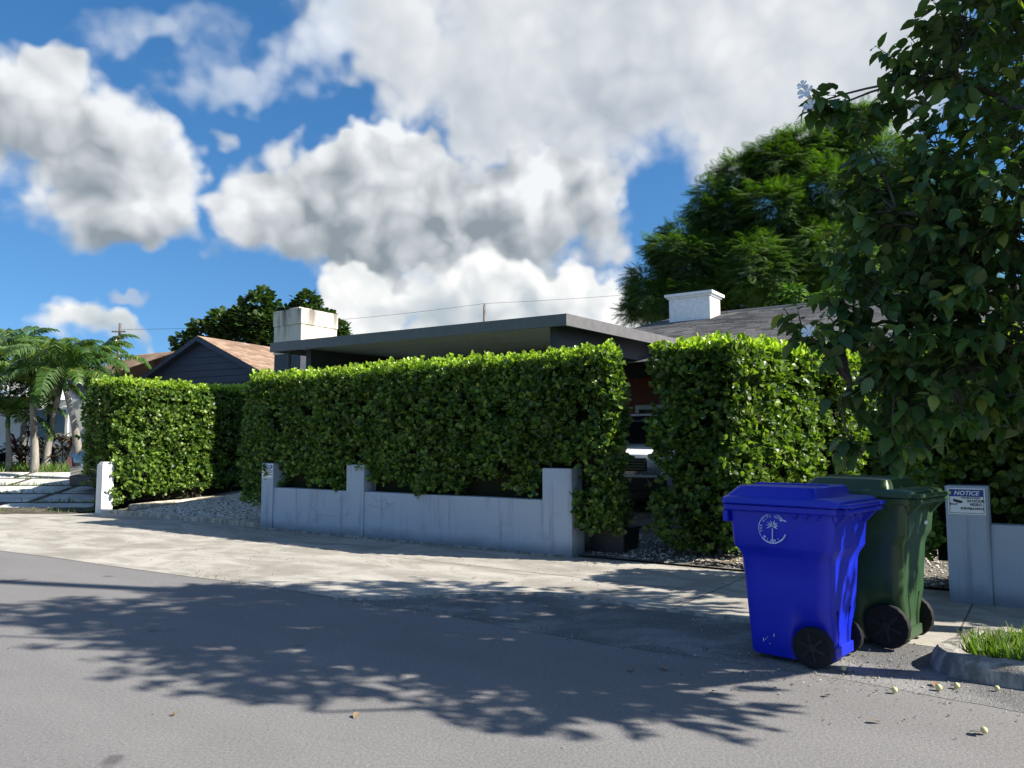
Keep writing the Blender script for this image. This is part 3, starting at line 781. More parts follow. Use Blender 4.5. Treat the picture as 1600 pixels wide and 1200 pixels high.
left_hedge = hedge('sunlit hedge behind the slim white pillar and timber edging', [(-13.02, .15), (-11.72, .15), (-11.72, 5.6), (-13.02, 5.6)], .12, 2.88, 280, .085, 0, lambda i, u: (.95 if (i == 0 and u < .45) else .15) if i == 0 else .34 + .04 * 5.5 * u, seed=8, stems=14, thin=.08)
right_hedge = hedge('dark shaded hedge rising behind the wall with the sign', [(4.02, -.22), (9.2, -.30), (9.2, .75), (4.02, .75)], .2, 2.45, 230, .084, 300,
                    lambda i, u: (.45 if u < .06 else (1.16 if u < .13 else .80 + .06 * math.sin(u * 60))) if i == 0 else .35, seed=13, stems=2)

# ------------------------------------------------------------------ wheeled bins
def text_mesh(body, size, shear=0.0, bold=0.0, align='CENTER'):
    cu = bpy.data.curves.new('text', 'FONT'); cu.body = body; cu.size = size; cu.shear = shear; cu.offset = bold
    cu.align_x = align; cu.align_y = 'CENTER'; cu.fill_mode = 'FRONT'; cu.resolution_u = 3
    o = bpy.data.objects.new('text', cu); COL.objects.link(o)
    bpy.context.view_layer.update()
    me = bpy.data.meshes.new_from_object(o.evaluated_get(bpy.context.evaluated_depsgraph_get()))
    bpy.data.objects.remove(o); bpy.data.curves.remove(cu)
    me.materials.clear()
    return me
def lay(me, m):                                       # flat text (x, y) laid by a matrix
    me.transform(m); return me
UPRIGHT = Matrix(((1, 0, 0, 0), (0, 0, 1, 0), (0, 1, 0, 0), (0, 0, 0, 1)))   # (x, y) -> (x, z), facing -y

def make_bin(label, mat, loc, yaw, wheel_r, teeth, sc=1.0, logo=True, step=.70, tall=1.0, group=None):
    root = thing('wheeled_bin', label, 'trash bin', loc, yaw, group)
    Z = lambda z: z * tall
    prof = [(.030, -.255, .275, .252), (.05, -.262, .283, .260), (.20, -.272, .292, .266), (.34, -.282, .301, .272), (.38, -.285, .304, .274), (.50, -.294, .312, .280), (step - .055, -.306, .322, .288), (step - .02, -.320, .332, .300),
            (step + .015, -.342, .352, .316), (step + .03, -.347, .357, .320), (.86, -.357, .368, .328), (.955, -.366, .376, .334)]
    def shape(x, y, z):
        zz = z / tall
        if zz < .42 and x > -.02:                     # recess over the wheel
            dd = math.hypot(x - .19, zz - wheel_r) - wheel_r * 1.22
            depth = .075 * min(1, max(0, -dd / .05)) if x < .19 or zz > wheel_r else .075
            if abs(y) > .12: y -= math.copysign(depth, y)
        # long concave scallop in the sides just under the collar
        if step - .08 < zz < step + .0 and abs(x) < .16: y -= math.copysign(.008, y)
        return (x, y, z)
    rings = []
    for z, xf, xr, hw in prof:
        r = rrect(xf, xr, -hw, hw, .07 if z < step else .055, Z(z), 6, 15)
        rings.append([shape(*p) for p in r])
    b = MB(); b.loft(rings)
    body = b.build('body', mat, root, smooth=True)
    # rim
    b = MB(); b.loft([rrect(-.385, .392, -.352, .352, .05, Z(.945), 5), rrect(-.400, .405, -.362, .362, .055, Z(.955), 5), rrect(-.402, .407, -.364, .364, .055, Z(.985), 5), rrect(-.39, .40, -.352, .352, .05, Z(.992), 5)])
    b.build('rim', mat, root, smooth=True)
    # corner skirt by the front, lower lip of the collar
    MB().box((-.392, -.350, Z(.87)), (-.355, -.20, Z(.947))).build('skirt', mat, root, bevel=.008)
    MB().box((-.392, .20, Z(.87)), (-.355, .350, Z(.947))).build('skirt', mat, root, bevel=.008)
    # lid: flange, raised panel, rear part
    lid = MB(); lid.loft([rrect(-.400, .43, -.375, .375, .06, Z(.992), 5), rrect(-.405, .435, -.380, .380, .06, Z(1.000), 5), rrect(-.400, .43, -.375, .375, .06, Z(1.030), 5), rrect(-.385, .40, -.355, .355, .06, Z(1.044), 5)])
    lid = lid.build('lid', mat, root, smooth=True)
    pn = MB(); pn.loft([rrect(-.385, .26, -.340, .340, .05, Z(1.042), 4), rrect(-.31, .245, -.30, .30, .05, Z(1.105), 4), rrect(-.29, .23, -.28, .28, .04, Z(1.112), 4)])
    pn.build('raised_panel', mat, lid, smooth=True)
    MB().box((-.30, -.012, Z(1.108)), (.22, .012, Z(1.122))).build('rib', mat, lid, bevel=.004)
    # handle: two arms, a bar, and the lid's rear flap over it
    for y in (-.24, .24):
        MB().add([(.36, y - .03, Z(.86)), (.36, y + .03, Z(.86)), (.36, y + .03, Z(.985)), (.36, y - .03, Z(.985)), (.455, y - .02, Z(.955)), (.455, y + .02, Z(.955)), (.455, y + .02, Z(.99)), (.455, y - .02, Z(.99))],
                 [(0, 1, 2, 3), (4, 7, 6, 5), (0, 4, 5, 1), (1, 5, 6, 2), (2, 6, 7, 3), (3, 7, 4, 0)]).build('handle_arm', mat, root)
    b = MB(); b.tube([(.455, -.31, Z(.972)), (.455, .31, Z(.972))], .019, 12); b.build('handle_bar', mat, root, smooth=True)
    b = MB(); b.loft([rrect(.40, .485, -.345, .345, .03, Z(.994), 4), rrect(.40, .49, -.35, .35, .03, Z(1.002), 4), rrect(.39, .485, -.345, .345, .03, Z(1.018), 4)]); b.build('rear_flap', mat, lid, smooth=True)
    for k in range(teeth):                            # gussets under the rear overhang
        y = -.29 + .58 * k / (teeth - 1)
        if abs(abs(y) - .24) < .045: continue
        MB().add([(.37, y - .05, Z(.985)), (.445, y - .05, Z(.985)), (.445, y + .05, Z(.985)), (.37, y + .05, Z(.985)), (.37, y, Z(.89)), (.40, y, Z(.92))], [(0, 1, 2, 3), (0, 4, 5, 1), (1, 5, 2), (2, 5, 4, 3), (3, 4, 0)]).build('gusset', mat, root)
    for k in range(3):                                # small teeth along the side under the rim
        for sy in (-1, 1):
            x = .12 + .075 * k
            MB().add([(x - .034, sy * .352, Z(.948)), (x + .034, sy * .352, Z(.948)), (x, sy * .342, Z(.905)), (x, sy * .325, Z(.948))], [(0, 1, 2), (1, 3, 2), (3, 0, 2), (0, 3, 1)]).build('tooth', mat, root)
    # stop bar plate at the rear foot
    MB().box((.25, -.16, Z(.05)), (.300, .16, Z(.12))).build('foot_plate', mat, root, bevel=.01)
    # axle and wheels
    ax = (.195, wheel_r)
    b = MB(); b.tube([(ax[0], -.30, ax[1]), (ax[0], .30, ax[1])], .013, 8); b.build('axle', M['steel'], root, smooth=True)
    for sy in (-1, 1):
        y0 = sy * .262
        w = .032; r = wheel_r
        mt = Matrix.Translation((ax[0], y0, ax[1]))
        wh = bpy.data.objects.new('wheel', None); COL.objects.link(wh); wh.parent = root; wh.empty_display_size = .1
        b = MB(); seg = 36
        rings = []
        for rr, yy in ((r * .74, -w * .8), (r * .86, -w), (r * .97, -w * .9), (r, -w * .55), (r, w * .55), (r * .97, w * .9), (r * .86, w), (r * .74, w * .8)):
            rings.append([mt @ Vector(((rr - (.004 if (k % 2 and rr > r * .96) else 0)) * math.cos(2 * math.pi * k / seg), yy, (rr - (.004 if (k % 2 and rr > r * .96) else 0)) * math.sin(2 * math.pi * k / seg))) for k in range(seg)])
        b.loft(rings); b.build('tyre', M['tyre'], wh, smooth=True)
        out = sy * w
        b = MB(); b.lathe([(r * .76, out * .55), (r * .74, out * .82), (r * .66, out * .62), (r * .26, out * .66), (r * .22, out * 1.15), (r * .12, out * 1.2)], 30, 'y', mt); b.build('rim', M['hub'], wh, smooth=True)
        for k in range(6):
            a = 2 * math.pi * k / 6 + .3
            mm = mt @ Matrix.Rotation(a, 4, 'Y')
            MB().box((r * .20, min(out * .6, out * .92), -.010), (r * .70, max(out * .6, out * .92), .010), mm).build('spoke', M['hub'], wh)
    if logo:
        lg = bpy.data.objects.new('emblem', None); COL.objects.link(lg); lg.parent = root; lg.empty_display_size = .1
        tilt = math.atan2(.013, .21 * tall)
        lg.location = (-.03, -.3315, Z(.845)); lg.rotation_euler = (-tilt, 0, 0); lg['label'] = 'worn white round emblem with a palm tree printed on the side'
        yo = -.0065
        def flat(name, polys):
            b = MB()
            for poly in polys: b.add([(x, yo, z) for x, z in poly], [tuple(range(len(poly)))])
            return b.build(name, M['logo_white'], lg)
        def arc(r0, r1, a0, a1, k=20):
            return [[(r * math.cos(R(a)), r * math.sin(R(a))) for r, a in ((r0, a0 + (a1 - a0) * i / k), (r1, a0 + (a1 - a0) * i / k), (r1, a0 + (a1 - a0) * (i + 1) / k), (r0, a0 + (a1 - a0) * (i + 1) / k))] for i in range(k)]
        flat('ring', arc(.095, .100, 38, 190, 30) + arc(.092, .102, 222, 340, 26) + arc(.096, .099, 190, 222, 6))
        def letters(word, r, a0, a1, size, flip=False):
            for i, ch in enumerate(word):
                if ch == ' ': continue
                a = a0 + (a1 - a0) * i / (len(word) - 1)
                me = text_mesh(ch, size, 0, .0006)
                rot = R(a - 90) if not flip else R(a + 90)
                me.transform(Matrix.Rotation(rot, 4, 'Z')); me.transform(Matrix.Translation((r * math.cos(R(a)), r * math.sin(R(a)), 0)))
                me.transform(UPRIGHT); me.transform(Matrix.Translation((0, yo, 0)))
                obj('letter', me, M['logo_white'], lg)
        letters('THE CITY OF', .080, 196, 62, .022)
        letters('MIAMI', .081, 226, 300, .022, True)
        flat('badge', [[(.062 + .013 * math.cos(R(a)), .062 + .011 * math.sin(R(a))) for a in range(0, 360, 40)], [(.045, .072), (.094, .058), (.098, .048), (.072, .055)]])
        pal = [[(-.004, .0), (-.0035, -.075), (-.012, -.088), (.012, -.088), (.0035, -.075), (.004, .0)]]
        for dx, dz, wv in ((-.050, .012, .010), (-.046, -.012, .011), (-.040, .034, .009), (-.016, .046, .009), (.020, .048, .009), (.040, .030, .009), (.044, .010, .010), (.036, -.010, .010), (-.02, .018, .016), (.02, .018, .016)):
            ln = math.hypot(dx, dz); nx, nz = -dz / ln * wv * .5, dx / ln * wv * .5; s = .2
            pal.append([(0, .012), (dx * .5 + nx, .012 + dz * .5 + nz + .006), (dx, dz + .008), (dx * .5 - nx, .012 + dz * .5 - nz + .002)])
        flat('palm_mark', pal)
        for x, z, w_, h_ in ((-.075, .16, .006, .022), (-.12, .145, .004, .010), (-.15, .115, .005, .030), (-.135, .128, .004, .012), (-.105, .105, .004, .010)):
            hw = .2600; MB().add([(x, -hw - .0075, z), (x + w_, -hw - .0075, z + .003), (x + w_ * .8, -hw - .009, z + h_), (x - w_ * .2, -hw - .009, z + h_ * .8)], [(0, 1, 2, 3)]).build('scuff', M['scuff'], root)
    else:
        MB().box((.377, .05, Z(.800)), (.379, .115, Z(.822))).build('label_plate', M['sign_white'], root)
    return root
make_bin('bright blue plastic bin with a round palm tree emblem on its side', M['blue_plastic'], tuple(Vector((2.02, 5.50, .006))), YAW - R(9), .134, 5, tall=1.06)
make_bin('dark green plastic bin on big black wheels behind the blue bin', M['green_plastic'], tuple(Vector((2.75, 5.99, .010))), YAW - R(10), .158, 9, logo=False, step=.72, tall=1.09)

# ------------------------------------------------------------------ surveillance signs
def make_sign(label, parent_loc, yaw, w=.305, h=.245, cut=None):
    root = thing('notice_sign', label, 'sign', parent_loc, yaw, None)
    MB().box((-w / 2, 0, -h / 2), (w / 2, .004, h / 2)).build('plate', M['sign_white'], root, bevel=.0008)
    y = -.0012
    def rect(name, x0, z0, x1, z1, mat, yy=y):
        return MB().add([(x0, yy, z0), (x1, yy, z0), (x1, yy, z1), (x0, yy, z1)], [(0, 1, 2, 3)]).build(name, mat, root)
    m = .012; t = .004
    b = MB()
    for x0, z0, x1, z1 in ((-w / 2 + m, -h / 2 + m, w / 2 - m, -h / 2 + m + t), (-w / 2 + m, h / 2 - m - t, w / 2 - m, h / 2 - m), (-w / 2 + m, -h / 2 + m + t, -w / 2 + m + t, h / 2 - m - t), (w / 2 - m - t, -h / 2 + m + t, w / 2 - m, h / 2 - m - t)):
        b.add([(x0, y, z0), (x1, y, z0), (x1, y, z1), (x0, y, z1)], [(0, 1, 2, 3)])
    b.build('border', M['sign_black'], root)
    rect('header', -w / 2 + m + t, h / 2 - .078, w / 2 - m - t, h / 2 - m - t, M['sign_blue'])
    def words(body, size, x, z, mat, shear=0, bold=.0008, align='CENTER', yy=-.0028):
        me = text_mesh(body, size, shear, bold, align); me.transform(UPRIGHT); me.transform(Matrix.Translation((x, yy, z))); obj('lettering', me, mat, root)
    words('NOTICE', .055, 0, h / 2 - .047, M['sign_white'], .25, .0012)
    words('THIS AREA IS UNDER', .0165, .035, .033, M['sign_black'])
    words('24 HOUR', .034, .075, .004, M['sign_black'], 0, .0010)
    words('VIDEO', .034, .075, -.030, M['sign_black'], 0, .0010)
    words('SURVEILLANCE', .028, .045, -.066, M['sign_black'], 0, .0010)
    b = MB()
    b.add([(x, y - .0008, z) for x, z in ((-.105, .022), (-.030, .002), (-.034, -.014), (-.050, -.018), (-.108, -.002))], [(0, 1, 2, 3, 4)])
    b.add([(x, y - .0008, z) for x, z in ((-.128, -.022), (-.085, -.026), (-.080, -.012), (-.072, -.014), (-.080, -.034), (-.128, -.032))], [(0, 1, 2, 3, 4, 5)])
    b.add([(x, y - .0008, z) for x, z in ((-.134, -.042), (-.127, -.042), (-.127, -.012), (-.134, -.012))], [(0, 1, 2, 3)])
    b.build('camera_symbol', M['sign_black'], root)
    return root
make_sign('blue and white NOTICE surveillance sign on the pillar below the dark hedge', P(4.545, -.477, .945), YAW)
make_sign('blue and white NOTICE sign on the pillar at the far end of the long wall', P(-6.275, -.027, 1.03), YAW)

# ------------------------------------------------------------------ buildings
def slab_rows(a0, a1, t0, t1, z_of, along_a=True): pass
def shingles(name, parent, o, u, v, w, h, mat, row=.145, tab=.31, mask=None, jit=.5):
    """a shingled plane: origin o at the eave, u along the eave, v up the slope (unit vectors)"""
    nrm = u.cross(v).normalized(); b = MB(); r = random.Random(5); k = 0
    nr = int(h / row)
    for i in range(nr):
        x = -r.uniform(0, tab)
        while x < w:
            tw = tab * r.uniform(.75, 1.2); x0, x1 = max(x, 0), min(x + tw - .008, w); x += tw
            if x1 - x0 < .03: continue
            if mask and not mask((x0 + x1) / 2, i * row): continue
            y0, y1 = i * row, i * row + row * 1.35
            if y1 > h: y1 = h
            lift = .016 + r.uniform(0, .006) * jit
            q = [o + u * x0 + v * y0 + nrm * lift, o + u * x1 + v * y0 + nrm * lift, o + u * x1 + v * y1 + nrm * .003, o + u * x0 + v * y1 + nrm * .003, o + u * x0 + v * y0, o + u * x1 + v * y0]
            b.add(q, [(0, 1, 2, 3), (4, 5, 1, 0)])
    ob = b.build(name, mat, parent); return tag(ob, kind='stuff')

# --- flat-roofed carport house behind the long hedge
RZ = 3.56
c0 = UG(885, 490, RZ); ca, ct = L(c0)
cl = L(UG(422, 536, RZ)); cr = L(UG(1120, 541, RZ))
house = thing('carport_house', 'low house with flat dark grey carport roof behind the long hedge', 'house', P(ca, ct), YAW)
LW, DP = ca - cl[0], 13.0
# the roof falls slightly to the back
skew = (cl[1] - ct) / LW                              # tiny turn so both eaves sit where the photograph has them
KX = (cr[0] - ca) / (cr[1] - ct)                      # the right eave's own direction
def C(x, y, z): return (x + KX * y, y - skew * x, z)
roof = MB(); roof.add([C(-LW, 0, RZ), C(0, 0, RZ), C(0, DP, RZ - .1), C(-LW, DP, RZ - .1), C(-LW + .05, .05, RZ - .05), C(-.05, .05, RZ - .05), C(-.05, DP, RZ - .15), C(-LW + .05, DP, RZ - .15)],
                     [(0, 1, 2, 3), (7, 6, 5, 4), (0, 4, 5, 1), (1, 5, 6, 2), (2, 6, 7, 3), (3, 7, 4, 0)])
roof.build('roof', M['fascia'], house)
FH = .185
def strip(name, p, q, z0, z1, th, mat, dz=0.0):
    p, q = Vector(p), Vector(q); d = (q - p).normalized(); nn = Vector((-d.y, d.x, 0)) * th
    vs = [Vector((x.x, x.y, z)) for x in (p, q, q + nn, p + nn) for z in (0,)]
    b = MB(); b.add([(p.x, p.y, z0), (q.x, q.y, z0 + dz), (q.x + nn.x, q.y + nn.y, z0 + dz), (p.x + nn.x, p.y + nn.y, z0), (p.x, p.y, z1), (q.x, q.y, z1 + dz), (q.x + nn.x, q.y + nn.y, z1 + dz), (p.x + nn.x, p.y + nn.y, z1)],
              [(3, 2, 1, 0), (4, 5, 6, 7), (0, 1, 5, 4), (1, 2, 6, 5), (2, 3, 7, 6), (3, 0, 4, 7)])
    return b.build(name, mat, house)
strip('fascia', C(-LW, 0, 0)[:2] + (0,), C(0, 0, 0)[:2] + (0,), RZ - FH, RZ + .004, .04, M['fascia'])
strip('fascia', C(0, -.002, 0)[:2] + (0,), C(0, DP, 0)[:2] + (0,), RZ - FH, RZ + .005, .04, M['fascia'], -.1)
strip('fascia', C(-LW, DP, 0)[:2] + (0,), C(-LW, 0.04, 0)[:2] + (0,), RZ - FH - .1, RZ + .003 - .1, .04, M['fascia'], .1)
# soffit boards under the roof, each lifted a little from the next
for k in range(14):
    y0, y1 = .06 + k * .62, .06 + (k + 1) * .62 - .012
    z = RZ - .075 - .1 * y0 / DP
    MB().add([C(-LW + .06, y0, z), C(-.05, y0, z), C(-.05, y1, z - .005), C(-LW + .06, y1, z - .005), C(-LW + .06, y0, z + .02), C(-.05, y0, z + .02), C(-.05, y1, z + .015), C(-LW + .06, y1, z + .015)],
             [(3, 2, 1, 0), (4, 5, 6, 7), (0, 1, 5, 4), (1, 2, 6, 5), (2, 3, 7, 6), (3, 0, 4, 7)]).build('soffit_board', M['soffit'], house)
# beams and posts
def boxc(name, x0, x1, y0, y1, z0, z1, mat):
    vs = [C(x0, y0, z0), C(x1, y0, z0), C(x1, y1, z0), C(x0, y1, z0), C(x0, y0, z1), C(x1, y0, z1), C(x1, y1, z1), C(x0, y1, z1)]
    return MB().add(vs, [(3, 2, 1, 0), (4, 5, 6, 7), (0, 1, 5, 4), (1, 2, 6, 5), (2, 3, 7, 6), (3, 0, 4, 7)]).build(name, mat, house)
boxc('beam', -.50, -.38, .30, 8.6, RZ - .48, RZ - .11, M['beam'])
boxc('beam', -LW + .42, -LW + .56, .50, 8.6, RZ - .52, RZ - .11, M['beam'])
boxc('beam', -LW + .57, -.52, 6.3, 6.44, RZ - .46, RZ - .16, M['beam'])
gz = yard_z(ct)
for x, y in ((-.44, .42), (-.44, 4.4), (-LW + .49, .60), (-LW + .49, 4.4)):
    boxc('post', x - .055, x + .055, y - .055, y + .055, yard_z(ct + y) - .02, RZ - .485, M['post'])
# downpipe at the left end
b = MB(); b.tube([C(-LW + .36, .16, RZ - .20), C(-LW + .36, .16, RZ - .52), C(-LW + .50, .30, RZ - .78), C(-LW + .50, .30, .4)], .04, 8); b.build('downpipe', M['beam'], house, smooth=True)
# body of the house behind the carport
wy = 6.6
boxc('wall', -LW + .5, -.40, wy, DP - .6, .2, RZ - .18, M['red_siding'])
for k in range(11):
    boxc('siding_board', -LW + .5, -.40, wy - .025, wy - .001, .55 + k * .24, .55 + k * .24 + .225, M['red_siding'])
boxc('window_frame', -2.6, -1.0, wy - .06, wy - .026, 1.15, 2.45, M['white_paint'])
wf = boxc('window', -2.5, -1.1, wy - .07, wy - .061, 1.25, 2.35, M['window_glass'])
boxc('door', -4.6, -3.6, wy - .06, wy - .026, .5, 2.55, M['white_paint'])
# stained chimney, standing on the house's back part
chim = bpy.data.objects.new('chimney', None); COL.objects.link(chim); chim.parent = house
cp = UD(470, 530, 18.4); mi = inv(house); lp = mi @ cp
chim.location = (lp.x, lp.y, 3.45); chim['label'] = 'square white chimney streaked with black mould'
MB().box((-1.0, .02, -3.1), (-.02, 1.13, .28)).build('base', M['beam'], chim)
MB().box((-1.02, 0, .28), (0, 1.15, .98)).build('stack', M['stained_render'], chim, bevel=.02)
MB().box((-1.035, -.018, .98), (.018, 1.165, 1.37)).build('head', M['stained_render'], chim, bevel=.02)
MB().box((-.6, .1, 1.37), (-.2, .5, 1.43)).build('cap', M['stained_render'], chim, bevel=.01)

# --- grey shingled house to the right
E0 = L(UG(1240, 548, 3.0)); RT = 11.2
h2 = thing('shingle_house', 'grey shingled house with white chimney behind the sunlit hedge', 'house', P(-3.4, 4.6), YAW)
ea, et = -3.4, 4.6
def H(a, t, z): return Vector((a - ea, t - et, z))
eave_t, eave_z, ridge_z = 4.1, 3.02, 5.05
hip = -6.3                                            # left end of the eave; the hip runs up to the ridge at HR
HR = -3.2
u = Vector((1, 0, 0)); v = (Vector((0, RT - eave_t, ridge_z - eave_z))); slope_len = v.length; v = v.normalized()
b = MB(); b.add([H(hip, eave_t, eave_z), H(14, eave_t, eave_z), H(14, RT, ridge_z), H(HR, RT, ridge_z), H(hip, 2 * RT - eave_t, eave_z), H(14, 2 * RT - eave_t, eave_z)], [(0, 1, 2, 3), (3, 2, 5, 4), (0, 3, 4)])
rf = b.build('roof', M['grey_shingle'], h2)
shingles('shingles', h2, H(hip, eave_t, eave_z), u, v, 14 - hip, slope_len, M['grey_shingle'], mask=lambda x, y: x > (HR - hip) * y / slope_len + .05)
b = MB(); b.tube([H(HR, RT, ridge_z + .01), H(14, RT, ridge_z + .01)], .05, 6); b.build('ridge_cap', M['grey_shingle'], h2)
b = MB(); b.box((1.9 - ea, eave_t - .06 - et, eave_z - .16), (14 - ea, eave_t - .02 - et, eave_z - .005)); b.build('fascia', M['red_siding'], h2)
b = MB(); b.box((1.9 - ea, 5.35 - et, .35), (14 - ea, 16 - et, eave_z - .02)); b.build('wall', M['grey_siding'], h2)
for k in range(26):
    z0 = .45 + k * .098
    MB().add([(1.9 - ea, 5.33 - et, z0), (7.0 - ea, 5.33 - et, z0), (7.0 - ea, 5.345 - et, z0 + .096), (1.9 - ea, 5.345 - et, z0 + .096), (1.9 - ea, 5.348 - et, z0), (7.0 - ea, 5.348 - et, z0)],
             [(0, 1, 2, 3), (4, 5, 1, 0)]).build('siding_board', M['grey_siding'], h2)
ch = bpy.data.objects.new('chimney', None); COL.objects.link(ch); ch.parent = h2
q = inv(h2) @ UD(1110, 500, 19.6)
ch.location = (q.x, q.y, 4.35); ch['label'] = 'square white painted chimney with a moulded cap'
MB().box((-1.13, 0, -.4), (0, .75, 1.02)).build('stack', M['white_paint'], ch, bevel=.015)
MB().box((-1.17, -.04, 1.02), (.04, .79, 1.07)).build('moulding', M['white_paint'], ch, bevel=.012)
MB().box((-1.22, -.09, 1.07), (.09, .84, 1.14)).add([(-1.22, -.09, 1.141), (.09, -.09, 1.141), (.09, .84, 1.141), (-1.22, .84, 1.141), (-.8, .25, 1.20), (-.33, .25, 1.20), (-.33, .5, 1.20), (-.8, .5, 1.20)],
    [(0, 1, 5, 4), (1, 2, 6, 5), (2, 3, 7, 6), (3, 0, 4, 7), (4, 5, 6, 7)]).build('cap', M['white_paint'], ch)

# --- brown roofed house with a navy gable, farther back on the left
gp = UD(318, 529, 24.0)
h3 = thing('gabled_house', 'house with navy boarded gable and brown shingle roof', 'house', (gp.x, gp.y, .4), R(-28))
pk = gp.z - .4; half, rise = 3.15, 1.42
for k in range(7):                                    # gable boards, each lapping the one below
    z0 = pk - rise + k * .205; z1 = min(z0 + .203, pk - .03)
    w0, w1 = half * (pk - z0) / rise, half * (pk - z1) / rise
    MB().add([(-w0, -.03, z0), (w0, -.03, z0), (w1, -.008, z1), (-w1, -.008, z1), (-w0, .02, z0), (w0, .02, z0), (w1, .02, z1), (-w1, .02, z1)],
             [(0, 1, 2, 3), (4, 5, 1, 0), (5, 6, 2, 1), (4, 0, 3, 7), (7, 3, 2, 6), (6, 5, 4, 7)]).build('gable_board', M['navy'], h3)
MB().box((-half, .0, -.5), (half, 9, pk - rise)).build('wall', M['navy'], h3)
MB().add([(-half, .03, pk - rise), (half, .03, pk - rise), (0, .03, pk - .01)], [(0, 1, 2)]).build('gable_backing', M['navy'], h3)
ov = .35
for sx in (-1, 1):
    ux = Vector((0, 1, 0)) if sx > 0 else Vector((0, -1, 0))
    ev = Vector((sx * (half + ov), -.25 if sx > 0 else 9.2, pk - rise * (half + ov) / half + .06)); tp = Vector((0, ev.y, pk + .06)); vv = tp - ev
    b = MB(); e2 = ev + ux * 9.45; t2 = tp + ux * 9.45
    dn = Vector((0, 0, -.08)); b.add([ev, e2, t2, tp, ev + dn, e2 + dn, t2 + dn, tp + dn], [(0, 1, 2, 3), (7, 6, 5, 4), (0, 4, 5, 1), (1, 5, 6, 2), (2, 6, 7, 3), (3, 7, 4, 0)]); b.build('roof', M['brown_shingle'], h3)
    shingles('shingles', h3, ev, ux, vv.normalized(), 9.45, vv.length, M['brown_shingle'], row=.17, tab=.34)
    # barge board on the gable edge
    d = Vector((sx * (half + ov), 0, -rise * (half + ov) / half)); 
    MB().add([(0, -.27, pk + .05), (d.x, -.27, pk + d.z + .05), (d.x, -.27, pk + d.z - .10), (0, -.27, pk - .10), (0, -.05, pk + .05), (d.x, -.05, pk + d.z + .05), (d.x, -.05, pk + d.z - .10), (0, -.05, pk - .10)],
             [(0, 1, 2, 3), (7, 6, 5, 4), (3, 2, 6, 7), (1, 5, 6, 2)]).build('barge_board', M['navy'], h3)
# the wing behind it, brown roof only
wp = UD(238, 552, 30.5)
h4 = thing('rear_house', 'plain low house with brown shingle roof behind the navy gable', 'house', (wp.x, wp.y, .4), R(-28))
rz4 = wp.z - .4
b = MB(); b.add([(-1.3, -3.2, rz4 - 1.3), (1.6, -3.2, rz4 - 1.3), (1.6, 0, rz4), (-.6, 0, rz4), (-1.3, 3.2, rz4 - 1.3), (1.6, 3.2, rz4 - 1.3)], [(0, 1, 2, 3), (3, 2, 5, 4), (0, 3, 4)]); b.build('roof', M['brown_shingle'], h4)
sv = Vector((0, 3.2, 1.3)); shingles('shingles', h4, Vector((-1.25, -3.2, rz4 - 1.3)), Vector((1, 0, 0)), sv.normalized(), 2.85, sv.length, M['brown_shingle'], row=.17, tab=.34, mask=lambda x, y: x > .65 * y / sv.length)
MB().box((-1.0, -2.9, -.5), (1.5, 2.9, rz4 - 1.25)).build('wall', M['navy'], h4)

# --- white house behind the palms, with a plinth ledge
wl = UD(-60, 728, 26.5)
h5 = thing('white_house', 'white rendered house wall with ledge behind the palms', 'house', (wl.x - 7, wl.y + .6, .72), R(-6))
MB().box((0, .10, -1.0), (12.5, 7, 2.35)).build('wall', M['white_render'], h5)
MB().box((0, 0, -1.0), (12.5, .098, .78)).build('plinth', M['white_render'], h5, bevel=.02)
MB().box((-.05, -.05, .782), (12.55, .098, .83)).build('ledge', M['white_paint'], h5)
b = MB(); b.add([(-.5, -.5, 2.4), (10.2, -.5, 2.4), (9, 3.5, 3.35), (0.5, 3.5, 3.35), (-.5, 7.5, 2.4), (10.2, 7.5, 2.4), (-.5, -.5, 2.3), (10.2, -.5, 2.3), (10.2, 7.5, 2.3), (-.5, 7.5, 2.3)], [(0, 1, 2, 3), (3, 2, 5, 4), (0, 3, 4), (1, 5, 2), (6, 7, 1, 0), (7, 8, 5, 1)]); b.build('roof', M['white_paint'], h5)
MB().box((9.6, .06, .9), (10.9, .099, 2.1)).build('window_frame', M['white_paint'], h5)
MB().box((9.7, .04, 1.0), (10.8, .059, 2.0)).build('window', M['window_glass'], h5)

